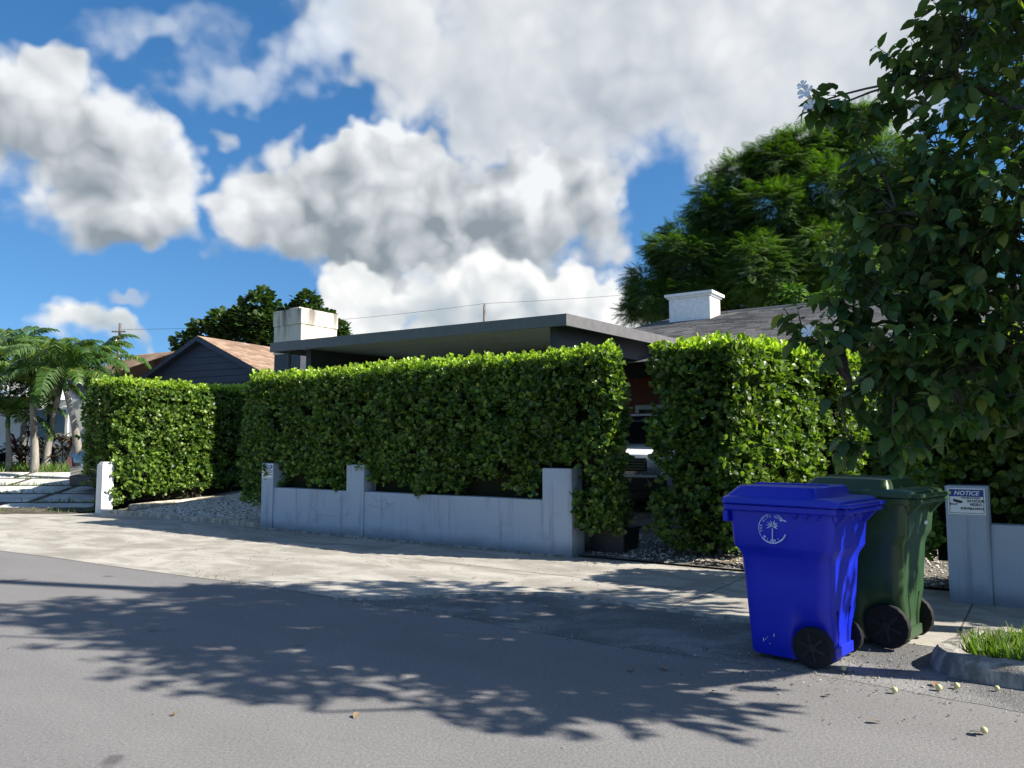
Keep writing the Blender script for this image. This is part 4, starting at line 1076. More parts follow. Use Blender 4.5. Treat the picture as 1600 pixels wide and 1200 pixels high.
# ------------------------------------------------------------------ cars
def make_car(label, paint, loc, yaw, length=4.6, width=1.86, height=1.68):
    """nose towards local -y"""
    root = thing('parked_car', label, 'car', loc, yaw)
    hl, hw = length / 2, width / 2; g = .22
    # lower body sections along y: (y, half width, z bottom, z belt)
    sec = [(-hl, .70, .42, .78), (-hl + .06, .80, .30, .90), (-hl + .35, hw - .03, g, 1.00), (-hl + .95, hw, g, 1.06), (-hl + 1.35, hw, g, 1.10), (0, hw, g, 1.12), (hl - 1.0, hw, g, 1.13), (hl - .3, hw - .03, g + .03, 1.12), (hl - .05, hw - .10, .36, 1.08), (hl, hw - .16, .46, 1.0)]
    def ring(y, w, z0, z1):
        r = [(-w + .10, z0), (w - .10, z0), (w - .02, z0 + .10), (w, z0 + .28), (w, z1 - .22), (w - .05, z1 - .06), (w - .13, z1), (-w + .13, z1), (-w + .05, z1 - .06), (-w, z1 - .22), (-w, z0 + .28), (-w + .02, z0 + .10)]
        return [Vector((x, y, z)) for x, z in r][::-1]
    b = MB(); b.loft([ring(*s) for s in sec]); b.build('body', paint, root, smooth=True)
    # greenhouse (glass) with roof skin and pillars
    gs = [(-hl + 1.20, hw - .12, hw - .30, 1.08, 1.10), (-hl + 2.0, hw - .10, hw - .26, 1.11, height - .05), (hl - 1.0, hw - .10, hw - .25, 1.12, height - .04), (hl - .28, hw - .14, hw - .30, 1.10, height - .36)]
    b = MB(); b.loft([[Vector((-w0, y, z0)), Vector((-w1, y + .0, z1)), Vector((w1, y, z1)), Vector((w0, y, z0))] for y, w0, w1, z0, z1 in gs]); b.build('windows', M['car_glass'], root)
    b = MB(); b.loft([rrect(-hw + .24, hw - .24, -hl + 1.92, hl - .88, .12, height - .05, 4), rrect(-hw + .23, hw - .23, -hl + 1.90, hl - .84, .14, height - .01, 4), rrect(-hw + .32, hw - .32, -hl + 2.1, hl - 1.0, .14, height + .02, 4)]); b.build('roof', paint, root, smooth=True)
    for sx in (-1, 1):
        for (y0, z0, x0), (y1, z1, x1) in (((-hl + 1.20, 1.08, hw - .115), (-hl + 2.02, height - .03, hw - .265)), ((-hl + 2.75, 1.11, hw - .09), (-hl + 2.80, height - .03, hw - .25)), ((hl - .30, 1.10, hw - .13), (hl - .96, height - .03, hw - .255))):
            b = MB(); b.tube([(sx * x0, y0, z0), (sx * x1, y1, z1)], .035, 6); b.build('pillar', paint, root)
        b = MB(); b.loft([rrect(sx * (hw + .06) - .09, sx * (hw + .06) + .09, -hl + 1.42, -hl + 1.56, .04, z, 3) for z in (1.10, 1.24)]); b.build('mirror', paint, root, smooth=True)
        MB().box((min(sx * .48, sx * .80), -hl - .01, .72), (max(sx * .48, sx * .80), -hl + .14, .84)).build('headlight', M['lamp_glass'], root, bevel=.02)
        MB().box((min(sx * .60, sx * .80), hl - .12, .78), (max(sx * .60, sx * .80), hl + .012, 1.02)).build('taillight', M['tail_red'], root, bevel=.02)
    MB().box((-.46, -hl - .02, .62), (.46, -hl + .05, .84)).build('grille', M['car_trim'], root, bevel=.02)
    for k in range(4): MB().box((-.44, -hl - .03, .65 + k * .045), (.44, -hl - .021, .665 + k * .045)).build('grille_bar', M['steel'], root)
    MB().box((-.78, -hl - .04, .28), (.78, -hl + .12, .52)).build('bumper', M['car_trim'], root, bevel=.03)
    MB().box((-.76, hl - .12, .30), (.76, hl + .04, .55)).build('bumper', M['car_trim'], root, bevel=.03)
    MB().box((-.16, hl + .012, .72), (.16, hl + .018, .86)).build('number_plate', M['sign_white'], root)
    for sy in (-1, 1):
        for sx in (-1, 1):
            c = Vector((sx * (hw - .10), sy * (hl - .88), .34))
            wh = bpy.data.objects.new('wheel', None); COL.objects.link(wh); wh.parent = root
            mt = Matrix.Translation(c) @ Matrix.Rotation(R(90), 4, 'Z')
            b = MB(); b.lathe([(.20, -.11), (.30, -.12), (.34, -.08), (.34, .08), (.30, .12), (.20, .11)], 28, 'y', mt); b.build('tyre', M['tyre'], wh, smooth=True)
            b = MB(); b.lathe([(.21, -.105), (.20, -.122), (.05, -.118), (.05, .118), (.20, .122), (.21, .105)], 20, 'y', mt); b.build('rim', M['steel'], wh, smooth=True)
    return root
cpos = P(-.95, 5.3)
make_car('white car with black lower bumper parked behind the hedge gap', M['car_white'], (cpos.x, cpos.y, .43), YAW + R(4))
dp = P(-14.02, 3.0)
make_car('black car with red tail lamp parked behind the slim white pillar', M['car_black'], (dp.x, dp.y, lot_z(dp.y) - .06), YAW + R(180)).rotation_euler.x = R(-6.6)

# ------------------------------------------------------------------ the near tree on the right (large drooping leaves, white flowers)
OV_V = [(0, 0, 0), (0, .3, -.03), (0, .65, -.09), (0, 1.0, -.24), (-.20, .16, .035), (-.31, .42, .02), (-.20, .74, -.07), (.20, .16, .035), (.31, .42, .02), (.20, .74, -.07)]
OV_F = [(0, 1, 4), (1, 5, 4), (1, 2, 6, 5), (2, 3, 6), (0, 7, 1), (1, 7, 8), (1, 8, 9, 2), (2, 9, 3)]
def bez(p, q, r, n=7):
    return [(1 - t) ** 2 * p + 2 * t * (1 - t) * q + t * t * r for t in [i / (n - 1) for i in range(n)]]
def near_tree():
    rd = random.Random(21)
    base = P(6.15, -2.62, .07)
    root = thing('flowering_tree', 'spreading tree with large drooping leaves and white flowers over the bins', 'tree', base)
    mi = inv(root); tr = np.array(mi)[:3, 3]
    def rel(ps): return [Vector(p) - Vector(base) for p in ps]
    fork = Vector((base.x - .15, base.y + .05, 1.75))
    b = MB(); b.tube(rel([base - Vector((0, 0, .05)), base + Vector((.02, 0, .1)), base + Vector((-.04, .04, .7)), base + Vector((-.06, .02, 1.3)), fork]), [.20, .15, .125, .115, .11], 12); b.build('trunk', M['bark'], root, smooth=2)
    # clumps of foliage: pixel, distance, radius
    cl = []
    for px, py, d, r in [(1515, 60, 4.9, .40), (1590, -30, 4.7, .5), (1440, 118, 5.0, .20), (1405, 95, 5.0, .12), (1590, 190, 4.8, .40), (1470, 240, 4.9, .30), (1345, 215, 5.0, .17), (1300, 172, 5.05, .09), (1276, 160, 5.06, .05), (1370, 300, 5.0, .24),
                         (1440, 360, 4.8, .36), (1560, 380, 4.7, .45), (1340, 380, 5.0, .17), (1365, 450, 4.9, .24), (1480, 490, 4.8, .42), (1590, 540, 4.6, .45), (1385, 545, 4.9, .28), (1290, 545, 5.0, .17), (1255, 520, 5.05, .10),
                         (1420, 630, 4.9, .26), (1500, 620, 4.7, .28), (1600, 640, 4.6, .22), (1335, 620, 5.0, .15), (1330, 690, 5.0, .07), (1530, 290, 4.7, .3), (1400, 170, 5.0, .10), (1640, 300, 4.4, .5), (1395, 690, 4.9, .13), (1325, 300, 5.05, .14), (1330, 340, 5.0, .15), (1310, 470, 5.05, .10), (1440, 440, 4.9, .30), (1400, 590, 4.9, .22), (1330, 500, 5.0, .16), (1500, 130, 4.8, .25), (1450, 310, 5.1, .3), (1540, 560, 5.0, .35), (1380, 360, 5.1, .22)]:
        cl.append((UD(px, py, d), r, 1.0 if py > 330 else .6))
    for x, y, z, r in [(3.95, 4.5, 4.6, 1.05), (4.7, 4.3, 3.5, 1.15), (3.75, 3.75, 5.3, .85), (4.6, 5.5, 4.6, .95), (3.55, 4.2, 6.1, .75), (4.5, 3.2, 3.5, .85), (5.3, 4.0, 5.2, 1.0), (4.3, 2.9, 4.9, .75), (4.6, 4.9, 5.9, .9), (3.7, 3.5, 3.3, .55), (3.5, 4.3, 5.0, .6),
                         (4.0, 5.4, 5.6, .6), (5.6, 5.2, 4.0, .9), (4.35, 4.6, 2.75, .6), (5.0, 2.6, 3.9, .7)]:
        x, y = x + .30, y + .80
        cl.append((Vector((x, y, z)), r, .8))
    limbs = []
    def limb(pts, r0, r1):
        limbs.append(pts); n = len(pts)
        b = MB(); b.tube(rel(pts), [r0 + (r1 - r0) * i / (n - 1) for i in range(n)], 7); b.build('limb', M['bark'], root, smooth=2)
    for tgt, mid, r0 in [(UD(1400, 330, 4.9), (3.6, 4.6, 2.7), .06), (UD(1480, 120, 4.9), (3.7, 4.5, 3.4), .055), (UD(1330, 600, 4.95), (3.4, 4.8, 2.1), .045), (Vector((3.7, 4.0, 5.6)), (4.0, 4.3, 3.6), .07), (Vector((5.2, 4.0, 5.2)), (4.8, 4.3, 3.4), .07),
                         (Vector((4.5, 5.4, 5.0)), (4.4, 4.9, 3.3), .06), (Vector((4.5, 3.0, 4.4)), (4.5, 3.6, 3.0), .055), (UD(1560, 420, 4.7), (3.9, 4.5, 2.4), .05), (UD(1560, 620, 4.6), (3.9, 4.4, 1.9), .04), (Vector((3.6, 4.2, 6.2)), (3.9, 4.4, 4.4), .05)]:
        limb(bez(fork, Vector(mid), Vector(tgt), 9), r0, .014)
    nodes = [p for l in limbs for p in l[3:]]
    tw = MB(); LP, LY, LN, LS = [], [], [], []
    for cen, r, dens in cl:
        a = min(nodes, key=lambda p: (p - cen).length)
        midp = a.lerp(cen, .5) + Vector((rd.uniform(-.1, .1), rd.uniform(-.1, .1), .12 * (cen - a).length))
        br = bez(a, midp, cen, 6)
        tw.tube(rel(br), [.014, .012, .010, .008, .007, .005], 5)
        n = max(6, int({1.0: 290, 0.6: 215, .8: 240}[dens] * r * r))
        for _ in range(n):
            d = Vector((rd.gauss(0, 1), rd.gauss(0, 1), rd.gauss(0, 1))).normalized()
            an = cen + d * r * (rd.random() ** .45) * .92
            st = min(br[2:], key=lambda p: (p - an).length)
            tdir = (an - st).normalized() if (an - st).length > .02 else d
            tdir = (tdir + Vector((0, 0, .15)) + Vector((rd.gauss(0, .25), rd.gauss(0, .25), rd.gauss(0, .2)))).normalized()
            ln = rd.uniform(.14, .26); end = an + tdir * ln * .5; beg = an - tdir * ln * .5
            tw.tube(rel([st, st.lerp(beg, .6) + Vector((0, 0, .02)), beg, end]), [.005, .004, .0035, .002], 3, False)
            k = rd.randint(6, 9)
            side = tdir.cross(Vector((0, 0, 1))); side = side.normalized() if side.length > .05 else Vector((1, 0, 0))
            for j in range(k):
                f = (j + .5) / k; q = beg.lerp(end, f)
                ang = j * 2.4 + rd.uniform(-.5, .5)
                out = side * math.cos(ang) + side.cross(tdir) * math.sin(ang)
                yd = tdir * rd.uniform(.35, .8) + out * rd.uniform(.6, 1.0) + Vector((0, 0, -rd.uniform(.25, .95)))
                nn = Vector((0, 0, 1)) + out * rd.uniform(-.1, .7) + Vector((rd.gauss(0, .3), rd.gauss(0, .3), 0))
                LP.append(q); LY.append(yd); LN.append(nn); LS.append(rd.uniform(.070, .140))
    LP, LY, LN, LS = map(np.array, (LP, LY, LN, LS))
    vis, dep = in_view(LP); o = np.argsort(-np.where(vis, LS / dep, 0))[:300]
    single_leaf_objects('leaf', OV_V, OV_F, LP, LY, LN, LS, M['cordia'], root, o)
    mask = np.ones(len(LP), bool); mask[o] = False
    tag(obj('foliage', scatter_mesh('foliage', OV_V, OV_F, LP[mask] + tr, LY[mask], LN[mask], LS[mask], M['cordia']), None, root), kind='stuff')
    tag(tw.build('twigs', M['bark'], root, smooth=2), kind='stuff')
    # white trumpet flowers
    for px, py, d, s in [(1260, 146, 4.93, .055), (1266, 166, 4.94, .045), (1254, 134, 4.95, .035), (1264, 519, 4.90, .045), (1432, 172, 4.95, .035)]:
        c = UD(px, py, d) - Vector(base); r = random.Random(px)
        b = MB(); ax = Vector((-.6, -.5, .3)).normalized(); sd = ax.cross(Vector((0, 0, 1))).normalized(); up = sd.cross(ax)
        for k in range(5):
            a0 = 2 * math.pi * k / 5 + .3
            pts = [c]
            for da, rr, h in ((-.55, .55, .25), (-.45, .95, .42), (0, 1.08, .40), (.45, .95, .42), (.55, .55, .25)):
                a = a0 + da; pts.append(c + (sd * math.cos(a) + up * math.sin(a)) * s * rr + ax * s * h)
            b.add(pts, [(0, 1, 2), (0, 2, 3), (0, 3, 4), (0, 4, 5)])
        b.tube([c - ax * s * 1.0, c], [s * .15, s * .35], 6)
        b.build('flower', M['petal'], root, smooth=True)
    return root
near_tree()

# ------------------------------------------------------------------ feathery tree behind the grey roof
def feather_template(n=10, droop=.16):
    v, f = [], []
    for i in range(n):
        y = .12 + .88 * i / n; l = .30 * math.sin(math.pi * min(1, .18 + .80 * (i + .5) / n)) + .05
        for s in (-1, 1):
            k = len(v); z = -droop * y * y
            v += [(0, y, z), (s * l * .5, y + .035, z + .015), (s * l, y + .11, z - l * .35), (s * l * .5, y + .085, z + .005)]
            f.append((k, k + 1, k + 2, k + 3) if s < 0 else (k, k + 3, k + 2, k + 1))
    return v, f
def far_tree(name, label, base, trunk_h, clumps, tmpl, mat, size, per_m2, droop_dir, limb_r=.16, seed=1, up=.35, tier=.6):
    rd = random.Random(seed)
    root = thing(name, label, 'tree', base); B = Vector(base); tr = -np.array(B)
    fork = Vector((0, 0, trunk_h))
    b = MB(); b.tube([(0, 0, -.1), (.05, 0, trunk_h * .4), (-.03, .05, trunk_h * .8), fork], [limb_r * 1.6, limb_r * 1.25, limb_r * 1.1, limb_r], 10); b.build('trunk', M['bark'], root, smooth=2)
    PP, YY, NN, SS = [], [], [], []
    for k, (c, r) in enumerate(clumps):
        c = Vector(c); rel_c = c - B
        b = MB(); m = fork.lerp(rel_c, .5) + Vector((0, 0, -.12 * (rel_c - fork).length)); b.tube(bez(fork, m, rel_c, 6), [limb_r * .55, limb_r * .45, limb_r * .36, limb_r * .27, limb_r * .18, limb_r * .08], 6); b.build('limb', M['bark'], root, smooth=2)
        n = int(per_m2 * 12.6 * r * r)
        d = rand_dirs(n); d[:, 2] *= .72; rad_ = r * rng.uniform(.35, 1.0, n) ** .5
        p = np.array(c) + d * rad_[:, None] * (1 + .30 * wobble(d, 3.4, k))[:, None]
        yd = unit(d * np.array([1, 1, tier])) + rng.normal(0, .35, (n, 3)) + np.array([0, 0, droop_dir])
        nn = np.array([0, 0, 1.0]) * up + unit(d) * .5 + rng.normal(0, .25, (n, 3)) + np.array([0, 0, .6 if tier > .5 else 1.3])
        PP.append(p); YY.append(yd); NN.append(nn); SS.append(size * rng.uniform(.7, 1.25, n))
    PP, YY, NN, SS = map(np.concatenate, (PP, YY, NN, SS))
    crown = obj('crown', scatter_mesh('crown', *tmpl, PP + tr, YY, NN, SS, mat), None, root); tag(crown, kind='stuff')
    return root
D_ = 26.5
cl = [(UD(px, py, D_ + dd), r) for px, py, dd, r in [
    (1140, 480, 1, 1.3), (1075, 470, 0, 1.1), (1020, 470, 0, .8), (1010, 440, .5, .6), (1080, 410, 0, 1.1), (1045, 390, -.3, .7), (1180, 420, -1, 1.4), (1240, 470, 0, 1.3), (1060, 365, 0, .45), (1130, 345, .3, 1.0), (1100, 330, 0, .5), (1205, 330, -.6, 1.2),
    (1110, 300, 0, .45), (1160, 275, .5, .9), (1215, 260, 0, 1.1), (1250, 230, 0, .8), (1215, 222, 0, .35), (1290, 300, -.5, 1.3), (1300, 240, .3, 1.0), (1330, 200, .2, .8), (1350, 185, 0, .6), (1290, 400, -.8, 1.5), (1370, 260, 0, 1.2), (1380, 360, 0, 1.5), (1370, 460, 0, 1.4), (1450, 300, .5, 1.6), (1460, 430, 0, 1.6), (1500, 360, 1, 1.5), (1310, 480, .3, 1.1), (990, 487, .4, .35), (1130, 390, 1.5, 1.0), (1230, 390, 1.5, 1.2)]]
tb = UD(1260, 640, D_ + .3)
far_tree('feathery_tree', 'tall broad feathery leaved tree rising behind the grey shingle roof', (tb.x, tb.y, .4), 3.6, cl, feather_template(), M['feather'], .50, 78, -.10, .24, 4, tier=.35)
# a leafy low bush of a tree with big leaves just behind the roof ridge
cl = [(UD(px, py, 21.5), r) for px, py, r in [(1235, 465, .42), (1265, 470, .35), (1215, 472, .25), (1300, 470, .4)]]
tb = UD(1255, 640, 21.6)
far_tree('shrub_tree', 'bright green small tree just above the grey roof ridge', (tb.x, tb.y, .4), 3.2, cl, (OV_V, OV_F), M['feather'], .26, 90, -.5, .07, 9)
# dark broadleaved tree behind the stained chimney
D_ = 36.0
cl = [(UD(px, py, D_ + dd), r) for px, py, dd, r in [(405, 478, 0, .75), (385, 500, 0, .9), (350, 508, 0, .8), (320, 520, 0, .7), (290, 535, 0, .5), (420, 510, 0, 1.1), (365, 540, .5, 1.2), (440, 540, 0, 1.3), (480, 473, 0, .55), (490, 500, 0, .9), (500, 530, 0, 1.2), (525, 520, 0, .6), (410, 462, 0, .35), (300, 550, .4, .7), (460, 500, .5, .9)]]
tb = UD(420, 660, D_)
far_tree('broadleaf_tree', 'dark rounded broadleaved tree behind the mould streaked chimney', (tb.x, tb.y, .3), 3.0, cl, (CL_V, CL_F), M['broad'], .30, 75, -.1, .20, 6)

# ------------------------------------------------------------------ palms
def palm_frond(seed, length=2.05):
    rd = random.Random(seed); b = MB(); n = 40
    pts = []; ang = R(62); p = Vector((0, 0, 0)); step = length / n
    for i in range(n + 1):
        pts.append(p.copy()); ang -= R(2.5) * (0.5 + i / n); p = p + Vector((0, math.cos(ang), math.sin(ang))) * step
    b.tube(pts, [.022 * (1 - .85 * i / n) for i in range(n + 1)], 5)
    for i in range(5, n + 1):
        f = i / n; ll = .52 * math.sin(math.pi * min(.97, .22 + .70 * f)) + .06
        d = (pts[i] - pts[i - 1]).normalized()
        for s in (-1, 1):
            o = Vector((s, 0, 0)); a = o * .80 + d * .62 + Vector((0, 0, .22)) + Vector((rd.gauss(0, .08), rd.gauss(0, .08), rd.gauss(0, .08))); a.normalize()
            mid = pts[i] + a * ll * .5; tip = pts[i] + a * ll * .88 + Vector((0, 0, -ll * rd.uniform(.35, .60))); w = d * .036
            b.add([pts[i] - w * .5, mid - w, tip, mid + w, pts[i] + w * .5], [(0, 1, 2, 3, 4)])
    return b.mesh('frond', True)
FR = [palm_frond(k) for k in range(3)]
for m_ in FR: m_.materials.append(M['palm'])
def palm(label, base, top, n=20, s=1.05, seed=0, shaft=True):
    rd = random.Random(seed)
    root = thing('palm_tree', label, 'palm tree', base, 0, 'palms in front of the white house'); B = Vector(base); T = Vector(top) - B
    bend = Vector((T.x * .15, T.y * .15, T.z * .5))
    pts = bez(Vector((0, 0, -.05)), bend, T, 26)
    b = MB(); b.tube(pts, [.092 * s * (1.25 - .5 * i / 25) * (1 + (.05 if i % 2 else 0)) for i in range(26)], 12); b.build('trunk', M['palm_bark'], root, smooth=2)
    cs = T + Vector((T.x * .05, T.y * .05, .42 * s)); b = MB(); b.tube([T, T.lerp(cs, .4), cs], [.075 * s, .085 * s, .045 * s], 10); b.build('crownshaft', M['palm'], root, smooth=2)
    for k in range(n):
        o = obj('frond', FR[k % 3], None, root); az = 2.4 * k + rd.uniform(-.3, .3)
        o.location = cs - Vector((0, 0, .05)); tilt = R(26) - R(72) * (k / n) + R(rd.uniform(-8, 8))
        o.rotation_euler = Euler((tilt, 0, az)); sc = s * rd.uniform(.72, 1.0); o.scale = (sc, sc, sc)
    return root
def palm_at(label, bx, by, tx, ty, d, **k):
    b = UD(bx, by, d); t = UD(tx, ty, d); palm(label, (b.x, b.y, b.z - .02), t, **k)
palm_at('palm with upright pale trunk and full arching crown by the white house', 54, 738, 50, 628, 22.2, n=22, s=1.05, seed=1)
palm_at('palm with slanting thin trunk rising from the cordylines', 70, 738, 92, 618, 22.8, n=18, s=.98, seed=2)
palm_at('leaning palm with yellow ringed trunk next to the sunlit hedge', 124, 735, 103, 612, 21.0, n=18, s=1.0, seed=3)
palm_at('tall palm with spreading crown next to the navy gabled house', 150, 730, 152, 588, 24.5, n=18, s=.88, seed=4)
palm_at('palm standing beyond the short palm, its crown over the white house ledge', -18, 738, -12, 612, 23.0, n=20, s=1.05, seed=5)
palm_at('short palm with drooping low fronds beside the driveway slabs', 14, 742, 12, 668, 22.4, n=16, s=.82, seed=8)
palm_at('slender palm with spiky upright crown above the others', 36, 735, 34, 575, 25.5, n=16, s=.95, seed=6)

def cordyline(label, pos, seed, h=1.0):
    rd = random.Random(seed); root = thing('cordyline', label, 'plant', pos, 0, 'cordylines under the palms')
    for k in range(8):
        top = Vector((rd.uniform(-.35, .35), rd.uniform(-.25, .25), h * rd.uniform(.30, 1.1)))
        b = MB(); b.tube([(top.x * .2, top.y * .2, -.05), (top.x * .6, top.y * .6, top.z * .6), top], [.018, .015, .010], 5); b.build('stem', M['bark'], root)
        b = MB()
        for j in range(16):
            a = 2.4 * j; d = Vector((math.cos(a), math.sin(a), rd.uniform(-.2, 1.1))).normalized(); ln = rd.uniform(.30, .52); p = top - Vector((0, 0, .012 * j))
            sd = d.cross(Vector((0, 0, 1))).normalized() * .045
            b.add([p - sd * .3, p + d * ln * .5 - sd + Vector((0, 0, .03)), p + d * ln - Vector((0, 0, .08)), p + d * ln * .5 + sd + Vector((0, 0, .03)), p + sd * .3], [(0, 1, 2, 3, 4)])
        b.build('leaf_rosette', M['cordyline'], root, smooth=True)
for k, (px, py, d, lab, h) in enumerate([(38, 738, 23.4, 'dark purple cordyline left of the upright palm trunk', 1.25), (72, 738, 23.8, 'dark purple cordyline between the two palm trunks', 1.1), (100, 738, 23.2, 'dark purple cordyline near the leaning palm trunk', 1.1), (12, 738, 23.8, 'dark purple cordyline against the white plinth', 1.0)]):
    c = UD(px, py, d); cordyline(lab, (c.x, c.y, c.z - .03), k, h)

# ------------------------------------------------------------------ poles and wires
def pole(label, base, h, r=.13, arms=True, yaw=0.0):
    root = thing('utility_pole', label, 'utility pole', base, yaw)
    b = MB(); b.tube([(0, 0, -.1), (0, 0, h * .5), (0, 0, h)], [r, r * .85, r * .68], 10); b.build('shaft', M['pole_wood'], root, smooth=2)
    if arms:
        MB().box((-.55, -r - .05, h - .75), (.55, -r + .02, h - .65)).build('crossarm', M['pole_wood'], root)
        for x in (-.5, -.2, .5):
            b = MB(); b.tube([(x, -r, h - .64), (x, -r, h - .48)], [.045, .03], 6); b.build('insulator', M['steel'], root)
        b = MB(); b.lathe([(.14, h - 1.9), (.16, h - 1.85), (.16, h - 1.3), (.12, h - 1.25)], 10, 'z', Matrix.Translation((-.30, -.05, 0))); b.build('transformer', M['steel'], root, smooth=True)
    else:
        b = MB(); b.tube([(0, 0, h), (0, 0, h + .22)], [.05, .03], 6); b.build('insulator', M['steel'], root)
        b = MB(); b.tube([(-.16, 0, h + .08), (.16, 0, h + .08)], .02, 6); b.build('bracket', M['steel'], root)
    return root
t1 = UD(188, 505, 60.0); pole('far utility pole with crossarm rising above the palms', (t1.x, t1.y, 0), t1.z, .16)
t2 = UD(757, 478, 62.0); pole('far slim pole top showing over the carport roof', (t2.x, t2.y, 0), t2.z, .15, False)
t3 = P(7.6, -2.7); pole('roadside utility pole casting a thin shadow across the road', (6.2, 5.62, 0), 12.0, .14)
def wire(label, p, q, sag, r=.012):
    pts = [Vector(p).lerp(Vector(q), i / 24) - Vector((0, 0, 4 * sag * (i / 24) * (1 - i / 24))) for i in range(25)]
    b = MB(); b.tube([x - Vector(p) for x in pts], r, 4); o = b.build('power_line', M['black_metal']); o.location = p; tag(o, label, 'wire', 'overhead wires')
wire('thin overhead wire running right from the slim far pole', (t2.x, t2.y, t2.z + .2), UD(1330, 425, 60.0), .3)
wire('thin overhead wire between the two far poles', (t1.x, t1.y, t1.z - .5), (t2.x, t2.y, t2.z + .2), .5)

# ------------------------------------------------------------------ neighbour's driveway, gravel bed, small things
random.seed(17)
# the neighbour's lot rises with distance from the road
e0, e1 = UG(158, 803), UG(-420, 800)
b = MB(); ys = [17.0, 18.5, 20.0, 22.0, 22.3, 30.0, 45.0]
grid = []
for y in ys:
    xr = P(-12.2, 0).x + (y - P(-12.2, 0).y) * EY.x / EY.y
    grid.append([(-40.0, y, lot_z(y) + .016), (xr if y > 17.05 else xr - .2, y, lot_z(y) + .016)])
for g0, g1 in zip(grid[:-1], grid[1:]): b.add([g0[0], g0[1], g1[1], g1[0]], [(0, 1, 2, 3)])
lot = tag(b.build('neighbour_yard', M['soil']), kind='structure')
gp = []
for i in range(5):
    y0 = 17.25 + i * .98; y1 = y0 + .80
    for j in range(5):
        x1 = (-9.55 if i < 2 else -9.0) - j * 2.35 + (i % 2) * .5; x0 = x1 - 2.15
        vs = [(x0, y0, lot_z(y0) - .04), (x1, y0, lot_z(y0) - .04), (x1, y1, lot_z(y1) - .04), (x0, y1, lot_z(y1) - .04), (x0, y0, lot_z(y0) + .034), (x1, y0, lot_z(y0) + .034), (x1, y1, lot_z(y1) + .034), (x0, y1, lot_z(y1) + .034)]
        MB().add(vs, [(3, 2, 1, 0), (4, 5, 6, 7), (0, 1, 5, 4), (1, 2, 6, 5), (2, 3, 7, 6), (3, 0, 4, 7)]).build('paver', M['paver'], lot, bevel=.012)
for _ in range(2600):
    i = random.randrange(6); y = 17.16 + i * .98 + random.gauss(0, .06); x = random.uniform(-16.5, -9.0)
    if wobble(np.array([[x, y, 0]]), 1.4)[0] < -.1: continue
    gp.append(Vector((x, y, lot_z(y) + .01)))
blades('grass_strip', gp, .05, .17, 'green grass growing in the joints of the pale driveway slabs')
gp = []
for _ in range(5200):
    y = 22.2 + abs(random.gauss(0, 1.4)); gp.append(Vector((random.uniform(-19, -9.5), y, lot_z(y) + .01)))
blades('grass_bed', gp, .10, .34, 'shaded grass strip at the foot of the palms')
# timber edging of the left bed, a raised log along the hedge and a flat board in front
tz = lambda t: yard_z(t)
q0, q1 = UG(203, 796, .07), UD(392, 777, 19.8)
lg = thing('timber_edging', 'weathered round timber log edging under the sunlit hedge', 'edging', (q0.x, q0.y, 0))
b = MB(); pts = [q0.lerp(q1, i / 5) - Vector((q0.x, q0.y, 0)) + Vector((0, 0, .006 * (i % 2))) for i in range(6)]
b.tube(pts, [.118, .12, .118, .122, .12, .12], 12); b.build('log', M['timber'], lg, smooth=2)
bd = thing('board_edging', 'flat grey timber board lying along the front of the gravel bed', 'edging', P(-11.75, .10, 0), YAW)
for x0, x1 in ((0, 2.6), (2.62, 5.25)): MB().box((x0, -.02, -.03), (x1, .14, .085)).build('board', M['timber'], bd, bevel=.012)
def pebbles(name, pts, s0, s1, mat, label, cat, flat=.6):
    pts = np.array(pts); n = len(pts)
    tv = [(1, 0, 0), (-1, .1, 0), (.1, 1, 0), (-.1, -1, 0), (0, 0, 1), (0, .1, -1)]
    tf = [(0, 2, 4), (2, 1, 4), (1, 3, 4), (3, 0, 4), (2, 0, 5), (1, 2, 5), (3, 1, 5), (0, 3, 5)]
    s = rng.uniform(s0, s1, n); sc = np.stack([s * rng.uniform(.7, 1.3, n), s * rng.uniform(.7, 1.3, n), s * flat], 1)
    yd = rng.normal(0, 1, (n, 3)); yd[:, 2] *= .15; nn = np.tile([0, 0, 1.0], (n, 1)) + rng.normal(0, .12, (n, 3))
    me = scatter_mesh(name, tv, tf, pts, yd, nn, sc, mat)
    for p_ in me.polygons: p_.use_smooth = False
    return tag(obj(name, me), label, cat, kind='stuff')
gp = []
for _ in range(9000):
    a, t = random.uniform(-11.3, -6.4), random.uniform(.25, 3.4)
    gp.append(P(a, t, yard_z(t) + .018))
pebbles('gravel_bed', gp, .012, .032, M['gravel'], 'pale gravel bed between the long hedge and the timber edging', 'gravel')
gp = [P(random.uniform(.1, 4.3), random.uniform(.2, 3.5)) for _ in range(2600)]
gp = [Vector((p.x, p.y, yard_z(L(p)[1]) + .016)) for p in gp]
pebbles('driveway_gravel', gp, .008, .028, M['gravel'], 'loose gravel and leaf litter in the gap between the hedges', 'gravel')
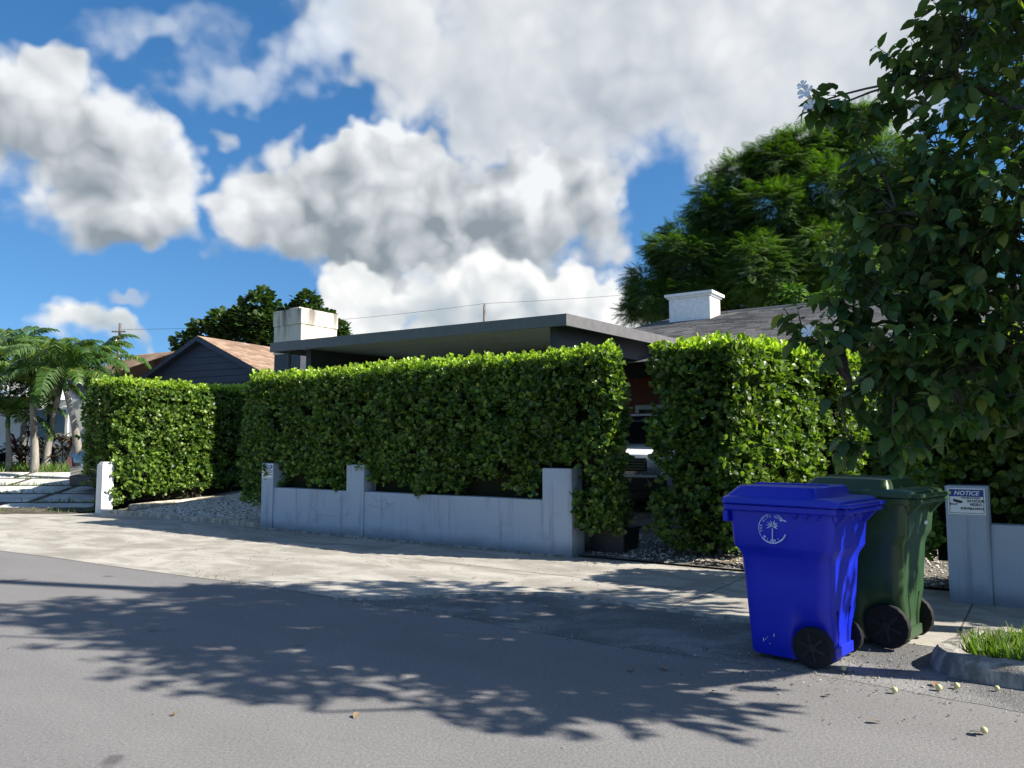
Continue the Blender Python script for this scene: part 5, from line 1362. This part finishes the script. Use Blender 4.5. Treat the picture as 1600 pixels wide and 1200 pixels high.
# litter: chips along the wall foot, dead leaves, grit in the gutter
gp = []
for _ in range(900):
    a = random.uniform(-6.6, 4.3); t = -abs(random.gauss(0, .10)) - .05
    if 0.1 < a < 4.3: t = random.uniform(-.5, .4)
    gp.append(P(a, t, .012))
for _ in range(700):
    gp.append(P(random.uniform(-9, 4), random.uniform(-3.3, 0), .012))
for _ in range(500):
    a = random.uniform(-3, 4.4); gp.append(P(a, EDGE + random.gauss(0, .10) - .0, .012))
for _ in range(650):
    gp.append(P(random.gauss(4.3, .7), random.gauss(-3.25, .45), .008))
for _ in range(110):
    gp.append(P(random.uniform(-4, 7), random.uniform(-8, -3.7), .003))
gp = [p for p in gp if not (L(p)[0] > 4.42 and -3.3 < L(p)[1] < -2.0)]
pebbles('ground_litter', gp, .003, .010, M['litter'], 'scattered chips, grit and dead leaf bits on road and pavement', 'litter', .5)
gp = [P(1.9 + random.uniform(-.3, .9), .55 + random.uniform(-.35, .3), yard_z(.6) + .02) for _ in range(700)]
pebbles('leaf_litter', gp, .012, .035, M['litter'], 'dry leaf litter at the foot of the sunlit hedge corner', 'litter', .3)
# fallen fruit
fm = MB(); fm.lathe([(.001, -.020), (.012, -.018), (.0195, -.006), (.0205, .002), (.017, .013), (.009, .019), (.001, .0195)], 12); fme = fm.mesh('fruit', 2); fme.materials.append(M['fruit'])
for px, py in [(1398, 1084), (1467, 1080), (1495, 1077), (1558, 1081), (1318, 1050), (1538, 1148)]:
    o = bpy.data.objects.new('fallen_fruit', fme); COL.objects.link(o); p = UG(px, py); o.location = (p.x, p.y, .022); o.rotation_euler = (random.random(), random.random(), random.random())
    s = random.uniform(.65, .95); o.scale = (s, s, s)
    tag(o, 'small pale yellow fallen fruit on the road by the kerb', 'fruit', 'fallen fruit by the kerb')
lm = bpy.data.meshes.new('dry_leaf'); lm.from_pydata(OV_V, [], OV_F); lm.shade_smooth(); lm.materials.append(plain('dry_leaf', (.22, .15, .09), .8))
for k, (px, py, s) in enumerate([(1358, 1130, .06), (1535, 1152, .07), (1290, 1090, .05), (1462, 1070, .08), (1440, 1040, .07), (1205, 990, .05), (980, 1050, .06), (620, 972, .05), (560, 1118, .06), (280, 1117, .05), (740, 905, .06), (460, 855, .05), (1030, 1045, .07), (705, 890, .05), (1500, 1062, .06), (1120, 1085, .05)]):
    o = bpy.data.objects.new('dry_leaf', lm); COL.objects.link(o); p = UG(px, py); o.location = (p.x, p.y, .02); o.rotation_euler = (random.uniform(-.15, .15), random.uniform(-.2, .2), random.uniform(0, 6.3)); o.scale = (s, s, s)
    on_road = L(p)[1] < EDGE
    tag(o, 'small dry brown leaf lying on the grey asphalt road' if on_road else 'small dry brown leaf lying on the pale pavement or apron', 'leaf', 'dry leaves on the road' if on_road else 'dry leaves on the pavement')
